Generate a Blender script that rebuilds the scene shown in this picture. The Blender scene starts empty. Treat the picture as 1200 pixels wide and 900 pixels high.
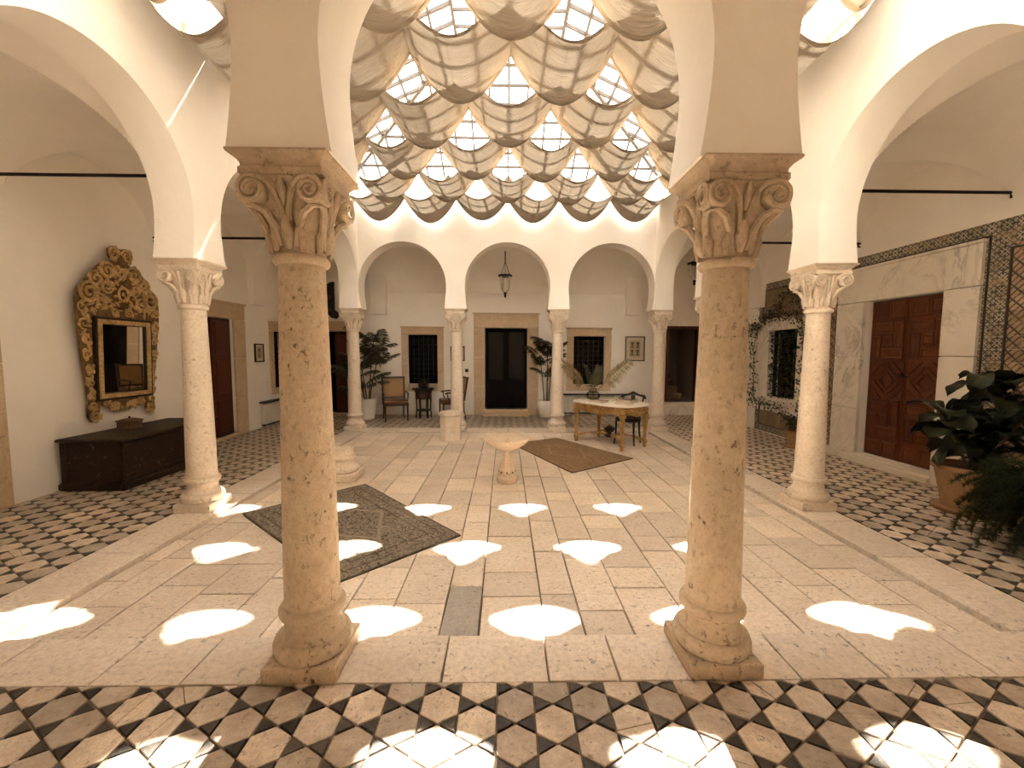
import bpy, math, random
from mathutils import Vector, Matrix, Euler
random.seed(7)
PI = math.pi
scene = bpy.context.scene
COL = scene.collection

# ------------------------------------------------------------------ camera
FPX, PIT, YAW, ROLL, CX = 492.32, 0.075, 0.0177, 0.004, -0.0533
cam = bpy.data.cameras.new('camera')
cam.sensor_fit = 'HORIZONTAL'; cam.sensor_width = 36.0; cam.lens = FPX / 1200 * 36.0
cam.clip_start = 0.02; cam.clip_end = 200
camo = bpy.data.objects.new('camera', cam); COL.objects.link(camo)
fw = Vector((math.sin(YAW) * math.cos(PIT), math.cos(YAW) * math.cos(PIT), -math.sin(PIT)))
rt = Vector((math.cos(YAW), -math.sin(YAW), 0)); up = rt.cross(fw)
r2 = rt * math.cos(ROLL) + up * math.sin(ROLL); u2 = r2.cross(fw)
camo.matrix_world = Matrix(((r2.x, u2.x, -fw.x, CX), (r2.y, u2.y, -fw.y, 0), (r2.z, u2.z, -fw.z, 1.6), (0, 0, 0, 1)))
scene.camera = camo

# ------------------------------------------------------------------ sky, sun, exposure
world = bpy.data.worlds.new('sky'); scene.world = world; world.use_nodes = True
bg = world.node_tree.nodes['Background']
bg.inputs[0].default_value = (1.0, 0.955, 0.89, 1); bg.inputs[1].default_value = 5.2
sun = bpy.data.lights.new('sun', 'SUN'); sun.energy = 52.0; sun.color = (1.0, 0.94, 0.84); sun.angle = 0.018
suno = bpy.data.objects.new('sun', sun); COL.objects.link(suno); suno.location = (1, 14, 12)
suno.rotation_euler = Vector((-0.37, -3.0, -4.38)).to_track_quat('-Z', 'Y').to_euler()
vs = scene.view_settings
vs.view_transform = 'Standard'; vs.look = 'None'; vs.gamma = 1.0; vs.use_curve_mapping = False
vs.exposure = 2.08
cy = scene.cycles
cy.max_bounces = 12; cy.diffuse_bounces = 8; cy.glossy_bounces = 4; cy.transmission_bounces = 8
cy.transparent_max_bounces = 16; cy.sample_clamp_indirect = 8.0; cy.caustics_reflective = False; cy.caustics_refractive = False

# ------------------------------------------------------------------ mesh helpers
class MB:
    def __init__(s): s.v = []; s.f = []
    def add(s, vs_, fs, M=None):
        n = len(s.v)
        s.v += [tuple(M @ Vector(p)) if M is not None else tuple(p) for p in vs_]
        s.f += [tuple(i + n for i in f) for f in fs]
        return s
    def box(s, a, b, M=None, bev=0.0):
        (x0, y0, z0), (x1, y1, z1) = a, b
        if bev <= 0:
            return s.add([(x0,y0,z0),(x1,y0,z0),(x1,y1,z0),(x0,y1,z0),(x0,y0,z1),(x1,y0,z1),(x1,y1,z1),(x0,y1,z1)],
                         [(3,2,1,0),(4,5,6,7),(0,1,5,4),(1,2,6,5),(2,3,7,6),(3,0,4,7)], M)
        b_ = bev; vs_ = []; 
        for (z, i, j) in ((z0, b_, 0), (z0 + b_, 0, 0), (z1 - b_, 0, 0), (z1, b_, 0)):
            vs_ += [(x0+i,y0+i,z),(x1-i,y0+i,z),(x1-i,y1-i,z),(x0+i,y1-i,z)]
        fs = [(3,2,1,0),(12,13,14,15)]
        for k in range(3):
            for q in range(4):
                fs.append((4*k+q, 4*k+(q+1)%4, 4*k+4+(q+1)%4, 4*k+4+q))
        return s.add(vs_, fs, M)
    def cbox(s, c, size, M=None, bev=0.0):
        a = [c[i] - size[i] / 2 for i in range(3)]; b = [c[i] + size[i] / 2 for i in range(3)]
        return s.box(a, b, M, bev)
    def lathe(s, prof, n=24, c=(0, 0, 0), M=None, ph=0.0, sx=1.0, sy=1.0):
        vs_ = []; fs = []; k = len(prof)
        for (r, z) in prof:
            for i in range(n):
                a = 2 * PI * i / n + ph
                vs_.append((c[0] + r * math.cos(a) * sx, c[1] + r * math.sin(a) * sy, c[2] + z))
        for j in range(k - 1):
            for i in range(n):
                fs.append((j*n+i, j*n+(i+1)%n, (j+1)*n+(i+1)%n, (j+1)*n+i))
        if prof[0][0] > 1e-5: fs.append(tuple(range(n-1, -1, -1)))
        if prof[-1][0] > 1e-5: fs.append(tuple((k-1)*n+i for i in range(n)))
        return s.add(vs_, fs, M)
    def tube(s, pts, r, n=6, M=None, cap=True):
        P = [Vector(p) for p in pts]; m = len(P); R = r if isinstance(r, (list, tuple)) else [r] * m
        vs_ = []; fs = []; prev = None
        for i in range(m):
            t = (P[min(i+1, m-1)] - P[max(i-1, 0)])
            t = t.normalized() if t.length > 1e-9 else Vector((0, 0, 1))
            a = prev if prev is not None else (Vector((0, 0, 1)) if abs(t.z) < .9 else Vector((1, 0, 0)))
            x = (a - t * a.dot(t))
            if x.length < 1e-6: x = t.orthogonal()
            x.normalize(); prev = x; y = t.cross(x)
            for q in range(n):
                an = 2 * PI * q / n
                vs_.append(tuple(P[i] + (x * math.cos(an) + y * math.sin(an)) * R[i]))
        for i in range(m - 1):
            for q in range(n):
                fs.append((i*n+q, i*n+(q+1)%n, (i+1)*n+(q+1)%n, (i+1)*n+q))
        if cap:
            fs.append(tuple(range(n-1, -1, -1))); fs.append(tuple((m-1)*n+q for q in range(n)))
        return s.add(vs_, fs, M)
    def prism(s, poly, h0, h1, mp=lambda u, v, h: (u, v, h), bev=0.0):
        n = len(poly); vs_ = []
        cx_ = sum(p[0] for p in poly) / n; cy_ = sum(p[1] for p in poly) / n
        rings = [(h0, 0)] + ([(h1 - bev, 0), (h1, bev)] if bev > 0 else [(h1, 0)])
        for (h, i) in rings:
            for (u, v) in poly:
                d = math.hypot(u - cx_, v - cy_) or 1
                k = max(0, 1 - i * 1.25 / d)
                vs_.append(mp(cx_ + (u - cx_) * k, cy_ + (v - cy_) * k, h))
        fs = [tuple(range(n-1, -1, -1)), tuple((len(rings)-1)*n+i for i in range(n))]
        for k in range(len(rings) - 1):
            for i in range(n):
                fs.append((k*n+i, k*n+(i+1)%n, (k+1)*n+(i+1)%n, (k+1)*n+i))
        return s.add(vs_, fs)
    def ball(s, c, r, n=10, m=6, M=None):
        rx, ry, rz = r if isinstance(r, (tuple, list)) else (r, r, r)
        vs_ = [(c[0], c[1], c[2] - rz)]; fs = []
        for j in range(1, m):
            a = -PI / 2 + PI * j / m
            for i in range(n):
                b = 2 * PI * i / n
                vs_.append((c[0] + rx * math.cos(a) * math.cos(b), c[1] + ry * math.cos(a) * math.sin(b), c[2] + rz * math.sin(a)))
        vs_.append((c[0], c[1], c[2] + rz)); top = len(vs_) - 1
        for i in range(n):
            fs.append((0, 1 + (i + 1) % n, 1 + i)); fs.append((top, 1 + (m-2)*n + i, 1 + (m-2)*n + (i+1) % n))
        for j in range(m - 2):
            for i in range(n):
                fs.append((1+j*n+i, 1+j*n+(i+1)%n, 1+(j+1)*n+(i+1)%n, 1+(j+1)*n+i))
        return s.add(vs_, fs, M)
    def mesh(s, name, mat, sharp=35):
        me = bpy.data.meshes.new(name); me.from_pydata(s.v, [], s.f); me.update()
        if sharp is not None:
            me.polygons.foreach_set('use_smooth', [True] * len(me.polygons))
            me.set_sharp_from_angle(angle=math.radians(sharp))
        me.materials.append(mat); return me
    def build(s, name, mat, parent=None, loc=None, rot=None, sharp=35):
        return link(name, s.mesh(name, mat, sharp), parent, loc, rot)

def link(name, data, parent=None, loc=None, rot=None):
    o = bpy.data.objects.new(name, data); COL.objects.link(o)
    if parent is not None: o.parent = parent
    if loc is not None: o.location = loc
    if rot is not None: o.rotation_euler = rot
    return o
def tag(o, label=None, cat=None, group=None, kind=None):
    if label: o['label'] = label
    if cat: o['category'] = cat
    if group: o['group'] = group
    if kind: o['kind'] = kind
    return o
def empty(name, loc=(0, 0, 0), rz=0.0, label=None, cat=None, group=None, kind=None):
    o = link(name, None, None, loc, (0, 0, rz)); o.empty_display_size = .1
    return tag(o, label, cat, group, kind)
def copy_tree(o, parent=None):
    c = o.copy(); COL.objects.link(c)
    if parent is not None: c.parent = parent
    for ch in list(o.children): copy_tree(ch, c)
    return c

# ------------------------------------------------------------------ material helpers
class NT:
    def __init__(s, name):
        s.m = bpy.data.materials.new(name); s.m.use_nodes = True; s.t = s.m.node_tree
        s.b = s.t.nodes['Principled BSDF']; s.out = s.t.nodes['Material Output']
    def n(s, typ, **kw):
        nd = s.t.nodes.new(typ)
        for k, v in kw.items(): setattr(nd, k, v)
        return nd
    def set(s, sock, v):
        if hasattr(v, 'is_linked') or isinstance(v, bpy.types.NodeSocket): s.t.links.new(v, sock)
        else:
            if isinstance(v, (tuple, list)) and len(v) == 3 and sock.type == 'RGBA': v = (*v, 1)
            sock.default_value = v
    def math(s, op, a, b=0.0, c=None):
        nd = s.n('ShaderNodeMath', operation=op); s.set(nd.inputs[0], a); s.set(nd.inputs[1], b)
        if c is not None: s.set(nd.inputs[2], c)
        return nd.outputs[0]
    def mix(s, f, a, b, mode='MIX'):
        nd = s.n('ShaderNodeMix', data_type='RGBA', blend_type=mode)
        s.set(nd.inputs[0], f); s.set(nd.inputs[6], a); s.set(nd.inputs[7], b); return nd.outputs[2]
    def pos(s): return s.n('ShaderNodeNewGeometry').outputs['Position']
    def obj(s): return s.n('ShaderNodeTexCoord').outputs['Object']
    def rand(s): return s.n('ShaderNodeObjectInfo').outputs['Random']
    def map(s, v, scale=(1, 1, 1), loc=(0, 0, 0), rot=(0, 0, 0)):
        nd = s.n('ShaderNodeMapping'); s.set(nd.inputs[0], v); nd.inputs['Scale'].default_value = scale
        nd.inputs['Location'].default_value = loc; nd.inputs['Rotation'].default_value = rot; return nd.outputs[0]
    def noise(s, v, scale, detail=4, rough=.6, dist=0.0):
        nd = s.n('ShaderNodeTexNoise'); s.set(nd.inputs['Vector'], v); nd.inputs['Scale'].default_value = scale
        nd.inputs['Detail'].default_value = detail; nd.inputs['Roughness'].default_value = rough; nd.inputs['Distortion'].default_value = dist
        return nd.outputs[0]
    def vor(s, v, scale, feature='F1'):
        nd = s.n('ShaderNodeTexVoronoi', feature=feature); s.set(nd.inputs['Vector'], v); nd.inputs['Scale'].default_value = scale
        return nd.outputs[0]
    def rng(s, v, a, b, c=0.0, d=1.0, smooth=False):
        nd = s.n('ShaderNodeMapRange'); 
        if smooth: nd.interpolation_type = 'SMOOTHSTEP'
        s.set(nd.inputs[0], v)
        for i, q in enumerate((a, b, c, d)): nd.inputs[i + 1].default_value = q
        return nd.outputs[0]
    def bump(s, h, strength=.3, dist=.01):
        nd = s.n('ShaderNodeBump'); nd.inputs['Strength'].default_value = strength; nd.inputs['Distance'].default_value = dist
        s.set(nd.inputs['Height'], h); s.t.links.new(nd.outputs[0], s.b.inputs['Normal']); return nd.outputs[0]
    def sep(s, v):
        nd = s.n('ShaderNodeSeparateXYZ'); s.set(nd.inputs[0], v); return nd.outputs
    def fin(s, col=None, rough=.6, metal=0.0, spec=.4):
        if col is not None: s.set(s.b.inputs['Base Color'], col)
        s.set(s.b.inputs['Roughness'], rough); s.set(s.b.inputs['Metallic'], metal)
        s.b.inputs['Specular IOR Level'].default_value = spec
        return s.m

def plain(name, col, rough=.6, metal=0.0, spec=.4, var=.15, scale=12, bump=0.0):
    t = NT(name); p = t.obj(); nz = t.noise(p, scale, 4)
    c = t.mix(t.rng(nz, .3, .7), tuple(x * (1 - var) for x in col), tuple(min(1, x * (1 + var)) for x in col))
    if bump: t.bump(nz, bump, .01)
    return t.fin(c, rough, metal, spec)

def stone(name, c1, c2, scale=3.0, pit=.5, pitscale=26, rough=.7, rand=0.0, bump=.4, obj=False, stretch=(1, 1, 1), spec=.3, pitcol=None, blotch=None):
    t = NT(name); p = t.obj() if obj else t.pos(); p = t.map(p, stretch)
    n1 = t.noise(p, scale, 6, .65, .4); n2 = t.noise(p, scale * 7, 3, .6)
    f = t.math('ADD', t.math('MULTIPLY', n1, .7), t.math('MULTIPLY', n2, .3))
    c = t.mix(t.rng(f, .36, .64), c1, c2)
    if blotch:
        c = t.mix(t.rng(t.noise(p, 1.7, 5, .7), .52, .68, 0, .6), c, blotch)
    if rand:
        r = t.rand(); k = t.rng(r, 0, 1, 1 - rand, 1 + rand)
        hs = t.n('ShaderNodeHueSaturation'); t.set(hs.inputs['Value'], k); t.set(hs.inputs['Color'], c); c = hs.outputs[0]
    n3 = t.noise(p, max(34, scale * 14), 4, .75)
    c = t.mix(t.rng(n3, .42, .60, 0, .38), c, tuple(x * .62 for x in c1))
    h = t.math('ADD', n2, t.math('MULTIPLY', n3, .6))
    if pit:
        v = t.noise(p, pitscale, 3, .7, .2); msk = t.rng(t.noise(p, scale * 1.3, 3), .4, .6)
        pm = t.math('MULTIPLY', t.rng(v, .58, .66), t.math('MAXIMUM', msk, .35))
        c = t.mix(t.math('MULTIPLY', pm, pit), c, pitcol or tuple(x * .22 for x in c1))
        h = t.math('SUBTRACT', t.math('MULTIPLY', h, .4), pm)
    if bump: t.bump(h, bump, .008)
    return t.fin(c, rough, 0, spec)

def make_plaster():
    t = NT('plaster'); p = t.pos()
    n1 = t.noise(p, 1.1, 5, .6, .5); n2 = t.noise(p, 9, 5, .65, .3)
    c = t.mix(t.rng(n1, .35, .65), (.85, .795, .715), (.90, .855, .785))
    h = t.math('ADD', t.math('MULTIPLY', n1, .8), t.math('MULTIPLY', n2, .25))
    t.bump(h, .35, .04)
    return t.fin(c, .85, 0, .2)
PLASTER = make_plaster()
SLAB = stone('pale_travertine_slab', (.68, .56, .435), (.80, .69, .565), 2.2, .8, 30, .6, .13, .5, stretch=(1, 1.5, 1), blotch=(.73, .57, .43))
SLABGREY = stone('grey_slab', (.36, .32, .27), (.47, .42, .36), 4, .6, 40, .6, .05, .35)
KERB = stone('kerb_limestone', (.68, .565, .445), (.79, .69, .57), 2.0, .65, 26, .65, .07, .45)
COLSTONE = stone('shaded_column_travertine', (.46, .345, .23), (.62, .49, .355), 3.2, .85, 30, .75, .06, .7, obj=True, stretch=(1, 1, .8), blotch=(.56, .40, .25))  # browner copy of the column stone, mostly backlit shade put into the colour
COLPALE = stone('pale_column_stone', (.68, .56, .43), (.79, .685, .56), 3.0, .55, 24, .65, .06, .4, obj=True)
CAPSTONE = stone('shaded_capital_stone', (.46, .345, .23), (.61, .48, .345), 5, .5, 30, .7, .05, .5, obj=True)  # capital stone darkened the same way, shade held in the colour
CAPPALE = stone('pale_capital_stone', (.68, .565, .435), (.79, .69, .565), 5, .4, 30, .7, .05, .5, obj=True)
HEX = stone('pale_hexagon_tile', (.48, .37, .265), (.76, .645, .515), 7, .6, 30, .45, .36, .45, spec=.4, blotch=(.33, .215, .13))
TRI = stone('black_triangle_tile', (.032, .028, .024), (.10, .08, .062), 9, .2, 30, .45, .35, .3, blotch=(.17, .12, .08))
MORTAR = stone('dark_mortar', (.15, .105, .068), (.27, .20, .135), 9, .3, 30, .9, 0, .4)
DOORSTONE = stone('honey_door_stone', (.56, .405, .25), (.69, .535, .365), 2.5, .35, 24, .65, .06, .3)
TERRA = plain('terracotta', (.33, .185, .095), .75, var=.2, scale=6, bump=.2)
WHITEPOT = plain('white_glazed_pot', (.74, .69, .60), .4, var=.06, scale=5)
SOIL = plain('soil', (.05, .035, .022), .95, var=.4, scale=40, bump=.8)
BLACKMETAL = plain('black_iron', (.018, .015, .012), .5, .6, var=.2)
DARKWOOD = plain('dark_wood', (.055, .026, .013), .45, var=.4, scale=9)
DOORBLACK = plain('unlit_black_wood', (.008, .006, .005), .7, spec=.06, var=.3, scale=9)  # near-black colour carries the darkness of the unlit doorway
BLACKWOOD = plain('blackened_wood', (.016, .010, .007), .5, var=.4, scale=9)
DARKVOID = plain('dark_interior', (.006, .005, .004), .95, var=.3, spec=.05)  # near-black colour stands in for the missing light inside the rooms
PAPER = plain('cream_paper', (.62, .53, .39), .8, var=.05)
RADWHITE = plain('radiator_white', (.74, .68, .58), .5, var=.03)
LEATHER = plain('tan_leather', (.33, .185, .07), .5, var=.15, scale=20)
SEATRED = plain('brown_seat', (.13, .055, .025), .5, var=.2, scale=20)
STEEL = plain('glazing_bar', (.06, .05, .042), .55, .3, var=.2)

def make_marble():
    t = NT('veined_marble'); p = t.pos()
    w = t.noise(p, 1.6, 6, .7, 1.6); vn = t.math('ABSOLUTE', t.math('SUBTRACT', w, .5))
    vein = t.rng(vn, 0, .05, 1, 0)
    m = t.rng(t.noise(p, 1.2, 3), .42, .65)
    c = t.mix(t.math('MULTIPLY', t.math('MULTIPLY', vein, m), .75), (.77, .70, .60), (.33, .285, .235))
    c = t.mix(t.rng(t.noise(p, 3, 4), .5, .75, 0, .35), c, (.62, .50, .38))
    return t.fin(c, .4, 0, .4)
MARBLE = make_marble()

def make_redwood(name, c1, c2):
    t = NT(name); p = t.obj()
    g = t.noise(t.map(p, (14, 14, 1.5)), 2.0, 5, .6, 1.2)
    c = t.mix(t.rng(g, .3, .7), c1, c2)
    k = t.rng(t.rand(), 0, 1, .75, 1.3)
    hs = t.n('ShaderNodeHueSaturation'); t.set(hs.inputs['Value'], k); t.set(hs.inputs['Color'], c)
    t.bump(g, .15, .004)
    return t.fin(hs.outputs[0], .42, 0, .4)
REDWOOD = make_redwood('red_brown_wood', (.075, .021, .006), (.145, .043, .013))
REDDARK = make_redwood('dark_red_wood', (.045, .010, .004), (.085, .022, .008))

def make_gold(name, c1, c2, metal):
    t = NT(name); p = t.obj(); n1 = t.noise(p, 22, 5, .7); n2 = t.noise(p, 6, 3)
    c = t.mix(t.rng(n1, .35, .65), c1, c2)
    c = t.mix(t.rng(n2, .5, .7, 0, .6), c, tuple(x * .4 for x in c1))
    t.bump(n1, .5, .01)
    return t.fin(c, .5, metal, .4)
GILT = make_gold('aged_gilt', (.38, .235, .09), (.72, .49, .23), .15)
GILTDARK = make_gold('dark_gilt_ground', (.10, .055, .021), (.24, .142, .058), .1)
GILTWOOD = make_gold('gilded_table_wood', (.27, .14, .045), (.50, .29, .10), .15)

def make_cloth():
    t = NT('cream_awning_cloth'); p = t.pos()
    n1 = t.noise(t.map(p, (1.2, 9, 4)), 3.0, 4, .6, .8); n2 = t.noise(p, 60, 2)
    c = t.mix(t.rng(n1, .3, .7), (.66, .535, .39), (.76, .635, .485))
    bm_ = t.n('ShaderNodeBump'); bm_.inputs['Strength'].default_value = .55; bm_.inputs['Distance'].default_value = .03
    t.set(bm_.inputs['Height'], t.math('ADD', n1, t.math('MULTIPLY', n2, .05)))
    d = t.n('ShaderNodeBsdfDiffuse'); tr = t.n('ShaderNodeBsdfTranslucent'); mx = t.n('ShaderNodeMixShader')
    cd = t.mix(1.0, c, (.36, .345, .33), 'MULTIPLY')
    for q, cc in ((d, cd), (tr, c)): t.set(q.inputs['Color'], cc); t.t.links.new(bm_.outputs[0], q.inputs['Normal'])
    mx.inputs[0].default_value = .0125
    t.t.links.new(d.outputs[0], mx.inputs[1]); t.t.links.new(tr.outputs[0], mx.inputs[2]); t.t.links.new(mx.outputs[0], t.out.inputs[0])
    t.t.nodes.remove(t.b)
    return t.m
CLOTH = make_cloth()

def make_pane(name, tint, gl, rough=.02):
    t = NT(name); a = t.n('ShaderNodeBsdfTransparent'); a.inputs[0].default_value = (*tint, 1)
    g = t.n('ShaderNodeBsdfGlossy'); g.inputs['Roughness'].default_value = rough
    fr = t.n('ShaderNodeFresnel'); fr.inputs[0].default_value = 1.45
    mx = t.n('ShaderNodeMixShader'); t.set(mx.inputs[0], t.math('MULTIPLY', fr.outputs[0], gl))
    t.t.links.new(a.outputs[0], mx.inputs[1]); t.t.links.new(g.outputs[0], mx.inputs[2]); t.t.links.new(mx.outputs[0], t.out.inputs[0])
    t.t.nodes.remove(t.b); return t.m
ROOFGLASS = make_pane('roof_glass', (.97, .97, .96), .6)
CLEARGLASS = make_pane('clear_glass', (.93, .92, .88), 1.0)
DARKGLASS = NT('dark_window_glass').fin((.004, .004, .0035), .05, 0, .22)
MIRROR = NT('mirror_silver').fin((.80, .76, .70), .02, 1.0, .5)

def foliage(name, c1, c2, rough=.5):
    t = NT(name); n1 = t.noise(t.obj(), 8, 3)
    c = t.mix(t.rng(n1, .3, .7), c1, c2)
    k = t.rng(t.rand(), 0, 1, .7, 1.35)
    hs = t.n('ShaderNodeHueSaturation'); t.set(hs.inputs['Value'], k); t.set(hs.inputs['Color'], c)
    return t.fin(hs.outputs[0], rough, 0, .35)
PALMLEAF = foliage('palm_leaf', (.028, .027, .012), (.075, .070, .032))
FIGLEAF = foliage('fig_leaf', (.010, .016, .008), (.034, .042, .020), .38)
FERNLEAF = foliage('fern_leaf', (.016, .026, .007), (.05, .066, .020))
VINELEAF = foliage('vine_leaf', (.012, .018, .007), (.045, .055, .022))
DRYFROND = foliage('dry_frond', (.10, .075, .035), (.24, .18, .09))
STEM = plain('plant_stem', (.12, .085, .045), .7, var=.3)

def tile_mat(name, c1, c2, c3, kind, half=.07):
    t = NT(name); o = t.sep(t.obj())
    u = t.math('DIVIDE', o[1], half); v = t.math('DIVIDE', o[2], half)
    a = t.math('ABSOLUTE', u); b = t.math('ABSOLUTE', v)
    r = t.math('SQRT', t.math('ADD', t.math('MULTIPLY', u, u), t.math('MULTIPLY', v, v)))
    if kind == 'star':
        d = t.rng(t.math('ABSOLUTE', t.math('SUBTRACT', a, b)), .10, .16, 1, 0)
        d = t.math('MULTIPLY', d, t.rng(r, .3, .36)); ring = t.rng(t.math('ABSOLUTE', t.math('SUBTRACT', r, .80)), .07, .12, 1, 0)
        m1 = t.math('MAXIMUM', d, ring); m2 = t.rng(r, .17, .22, 1, 0)
        edge = t.rng(t.math('MAXIMUM', a, b), .86, .9)
        m2 = t.math('MAXIMUM', m2, t.math('MULTIPLY', t.rng(t.math('MINIMUM', a, b), .12, .18, 1, 0), t.rng(r, .45, .5)))
    elif kind == 'diag':
        s_ = t.math('ADD', u, v); m1 = t.rng(t.math('PINGPONG', t.math('ADD', s_, 4.0), .5), .14, .19, 1, 0)
        q = t.math('SUBTRACT', u, v); m2 = t.rng(t.math('ABSOLUTE', q), .16, .22, 1, 0)
        edge = t.rng(t.math('MAXIMUM', a, b), .9, .93)
    else:
        nz = t.noise(t.obj(), 60, 3); m1 = t.rng(nz, .48, .55); m2 = t.rng(t.noise(t.obj(), 95, 2), .58, .63)
        edge = t.rng(t.math('MAXIMUM', a, b), .9, .93)
    c = t.mix(m1, c1, c2); c = t.mix(m2, c, c3); c = t.mix(t.math('MULTIPLY', edge, .35), c, (.12, .09, .06))
    wear = t.rng(t.noise(t.pos(), 7, 5, .7), .5, .66, 0, .7)
    c = t.mix(wear, c, (.40, .27, .14))
    k = t.rng(t.rand(), 0, 1, .75, 1.15); hs = t.n('ShaderNodeHueSaturation'); t.set(hs.inputs['Value'], k); t.set(hs.inputs['Color'], c)
    return t.fin(hs.outputs[0], .4, 0, .45)
TILE_STAR = tile_mat('star_wall_tile', (.47, .40, .30), (.075, .07, .062), (.05, .05, .05), 'star')
TILE_DIAG = tile_mat('lattice_wall_tile', (.44, .33, .21), (.17, .075, .03), (.06, .06, .058), 'diag')
TILE_MOTTLE = tile_mat('mottled_wall_tile', (.36, .255, .15), (.08, .065, .05), (.19, .10, .045), 'mottle')
TILE_BLACK = plain('black_border_tile', (.03, .024, .02), .4, var=.3)

def make_rug(name, cbase, cdark, clight, hx, hy):
    t = NT(name); uv = t.n('ShaderNodeUVMap').outputs[0]; o = t.sep(uv)
    u = t.math('MULTIPLY', t.math('ABSOLUTE', t.math('SUBTRACT', o[0], .5)), 2 * hx)
    v = t.math('MULTIPLY', t.math('ABSOLUTE', t.math('SUBTRACT', o[1], .5)), 2 * hy)
    d = t.math('MINIMUM', t.math('SUBTRACT', hx, u), t.math('SUBTRACT', hy, v))
    line = t.rng(t.math('PINGPONG', t.math('ADD', d, .0), .055), .004, .011, 1, 0)
    line = t.math('MULTIPLY', line, t.rng(d, .24, .26, 1, 0))
    nz = t.noise(t.map(uv, (2 * hx, 2 * hy, 1)), 26, 5, .75); nb = t.rng(nz, .45, .58)
    vr = t.vor(t.map(uv, (2 * hx, 2 * hy, 1)), 9); ring = t.rng(t.math('PINGPONG', vr, .12), .02, .05, 1, 0)
    med = t.math('ADD', t.math('DIVIDE', u, hx * .55), t.math('DIVIDE', v, hy * .55))
    ml = t.rng(t.math('ABSOLUTE', t.math('SUBTRACT', med, 1.0)), .04, .08, 1, 0)
    c = t.mix(nb, cbase, cdark); c = t.mix(t.math('MULTIPLY', ring, .5), c, clight)
    c = t.mix(t.math('MULTIPLY', line, .75), c, cdark); c = t.mix(t.math('MULTIPLY', ml, .6), c, clight)
    c = t.mix(t.rng(d, .012, .02, 1, 0), c, cdark)
    c = t.mix(t.rng(t.noise(uv, 5, 4, .7), .5, .7, 0, .4), c, clight)
    t.bump(t.noise(uv, 260, 2), .5, .006)
    return t.fin(c, .95, 0, .1)

# ------------------------------------------------------------------ dimensions
XO, XI = 3.15, 1.04                # column lines in x
YR = [2.10, 4.28, 6.49, 8.70]      # column lines in y
T = .185                            # half thickness of the arcade walls
HC = 2.47                          # impost height
XL, XR, YB, YF = -5.15, 5.25, 10.75, -0.75
ZTOP = 5.0

# ------------------------------------------------------------------ arcade walls
def arcade(name, cuts, mp, ends):
    """cuts: pier centres along u; mp(u, w, z) -> point with w = -1/+1 the two faces."""
    mb = MB()
    def face(pts):
        n = len(pts)
        mb.add([mp(u, -1, z) for (u, z) in pts], [tuple(range(n))]); mb.add([mp(u, 1, z) for (u, z) in pts], [tuple(range(n-1, -1, -1))])
    for b in range(len(cuts) - 1):
        u0, u1 = cuts[b], cuts[b+1]
        s0 = ends[0] if b == 0 else u0
        s1 = ends[1] if b == len(cuts) - 2 else u1
        c = (u0 + u1) / 2; r = (u1 - u0) / 2 - .185; zc = 3.78 - r; K = 8
        jl = [(c - r + .045 * (1 - i / K) ** 1.7, HC + (zc - HC) * i / K) for i in range(K + 1)]
        jr = [(2 * c - u, z) for (u, z) in reversed(jl)]
        arc = [(c + r * math.cos(PI - PI * i / 40), zc + r * math.sin(PI - PI * i / 40)) for i in range(41)]
        face([(s0, HC)] + jl + [(c - r, ZTOP), (s0, ZTOP)])
        face(jr + [(s1, HC), (s1, ZTOP), (c + r, ZTOP)])
        for p, q in zip(arc[:-1], arc[1:]): face([p, q, (q[0], ZTOP), (p[0], ZTOP)])
        poly = [(s0, HC)] + jl[:-1] + arc + jr[1:] + [(s1, HC)]; n = len(poly)
        mb.add([mp(u, -1, z) for (u, z) in poly] + [mp(u, 1, z) for (u, z) in poly], [(i+1, i, n+i, n+i+1) for i in range(n-1)])
        mb.add([mp(s0, -1, ZTOP), mp(s1, -1, ZTOP), mp(s1, 1, ZTOP), mp(s0, 1, ZTOP)], [(0, 1, 2, 3)])
    o = mb.build(name, PLASTER, sharp=30)
    tag(o, kind='structure'); return o
CX4 = [-XO, -XI, XI, XO]
TC = .2
def mpx(Y): return lambda u, w, z: (u, Y + w * T, z)
def mpy(X, s): return lambda u, w, z: (X - s * w * T, u, z)
arcade('wall_inner_front', CX4, mpx(YR[0]), (-XO - TC, XO + TC))
arcade('wall_inner_back', CX4, mpx(YR[3]), (-XO - TC, XO + TC))
arcade('wall_inner_left', YR, mpy(-XO, 1), (YR[0] + T, YR[3] - T))
arcade('wall_inner_right', YR, mpy(XO, 1), (YR[0] + T, YR[3] - T))

# ------------------------------------------------------------------ outer walls with openings
def holed_wall(name, u0, u1, z0, z1, holes, mp):
    us = sorted({u0, u1, *[h[0] for h in holes], *[h[1] for h in holes]}); mb = MB()
    for a, b in zip(us[:-1], us[1:]):
        hs = [h for h in holes if h[0] <= a + 1e-6 and h[1] >= b - 1e-6]
        segs = []; z = z0
        for h in sorted(hs, key=lambda h: h[2]):
            if h[2] > z: segs.append((z, h[2]))
            z = h[3]
        segs.append((z, z1))
        for (p, q) in segs:
            A = mp(a, 0, p); B = mp(b, 1, q)
            mb.box([min(A[i], B[i]) for i in range(3)], [max(A[i], B[i]) for i in range(3)])
    o = mb.build(name, PLASTER, sharp=None); tag(o, kind='structure'); return o
TH = .32
H_LEFT = [(7.15, 8.0, .06, 2.20), (9.36, 9.95, .79, 2.05), (3.1, 4.0, .06, 2.2)]
H_BACK = [(-4.95, -4.05, .02, 2.12), (-2.51, -1.76, .79, 2.04), (-.56, .53, .15, 2.22), (1.71, 2.50, .78, 2.02), (4.08, 4.97, .34, 2.29)]
H_RIGHT = [(5.01, 6.13, .13, 2.36), (7.52, 8.33, .75, 2.05)]
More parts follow.
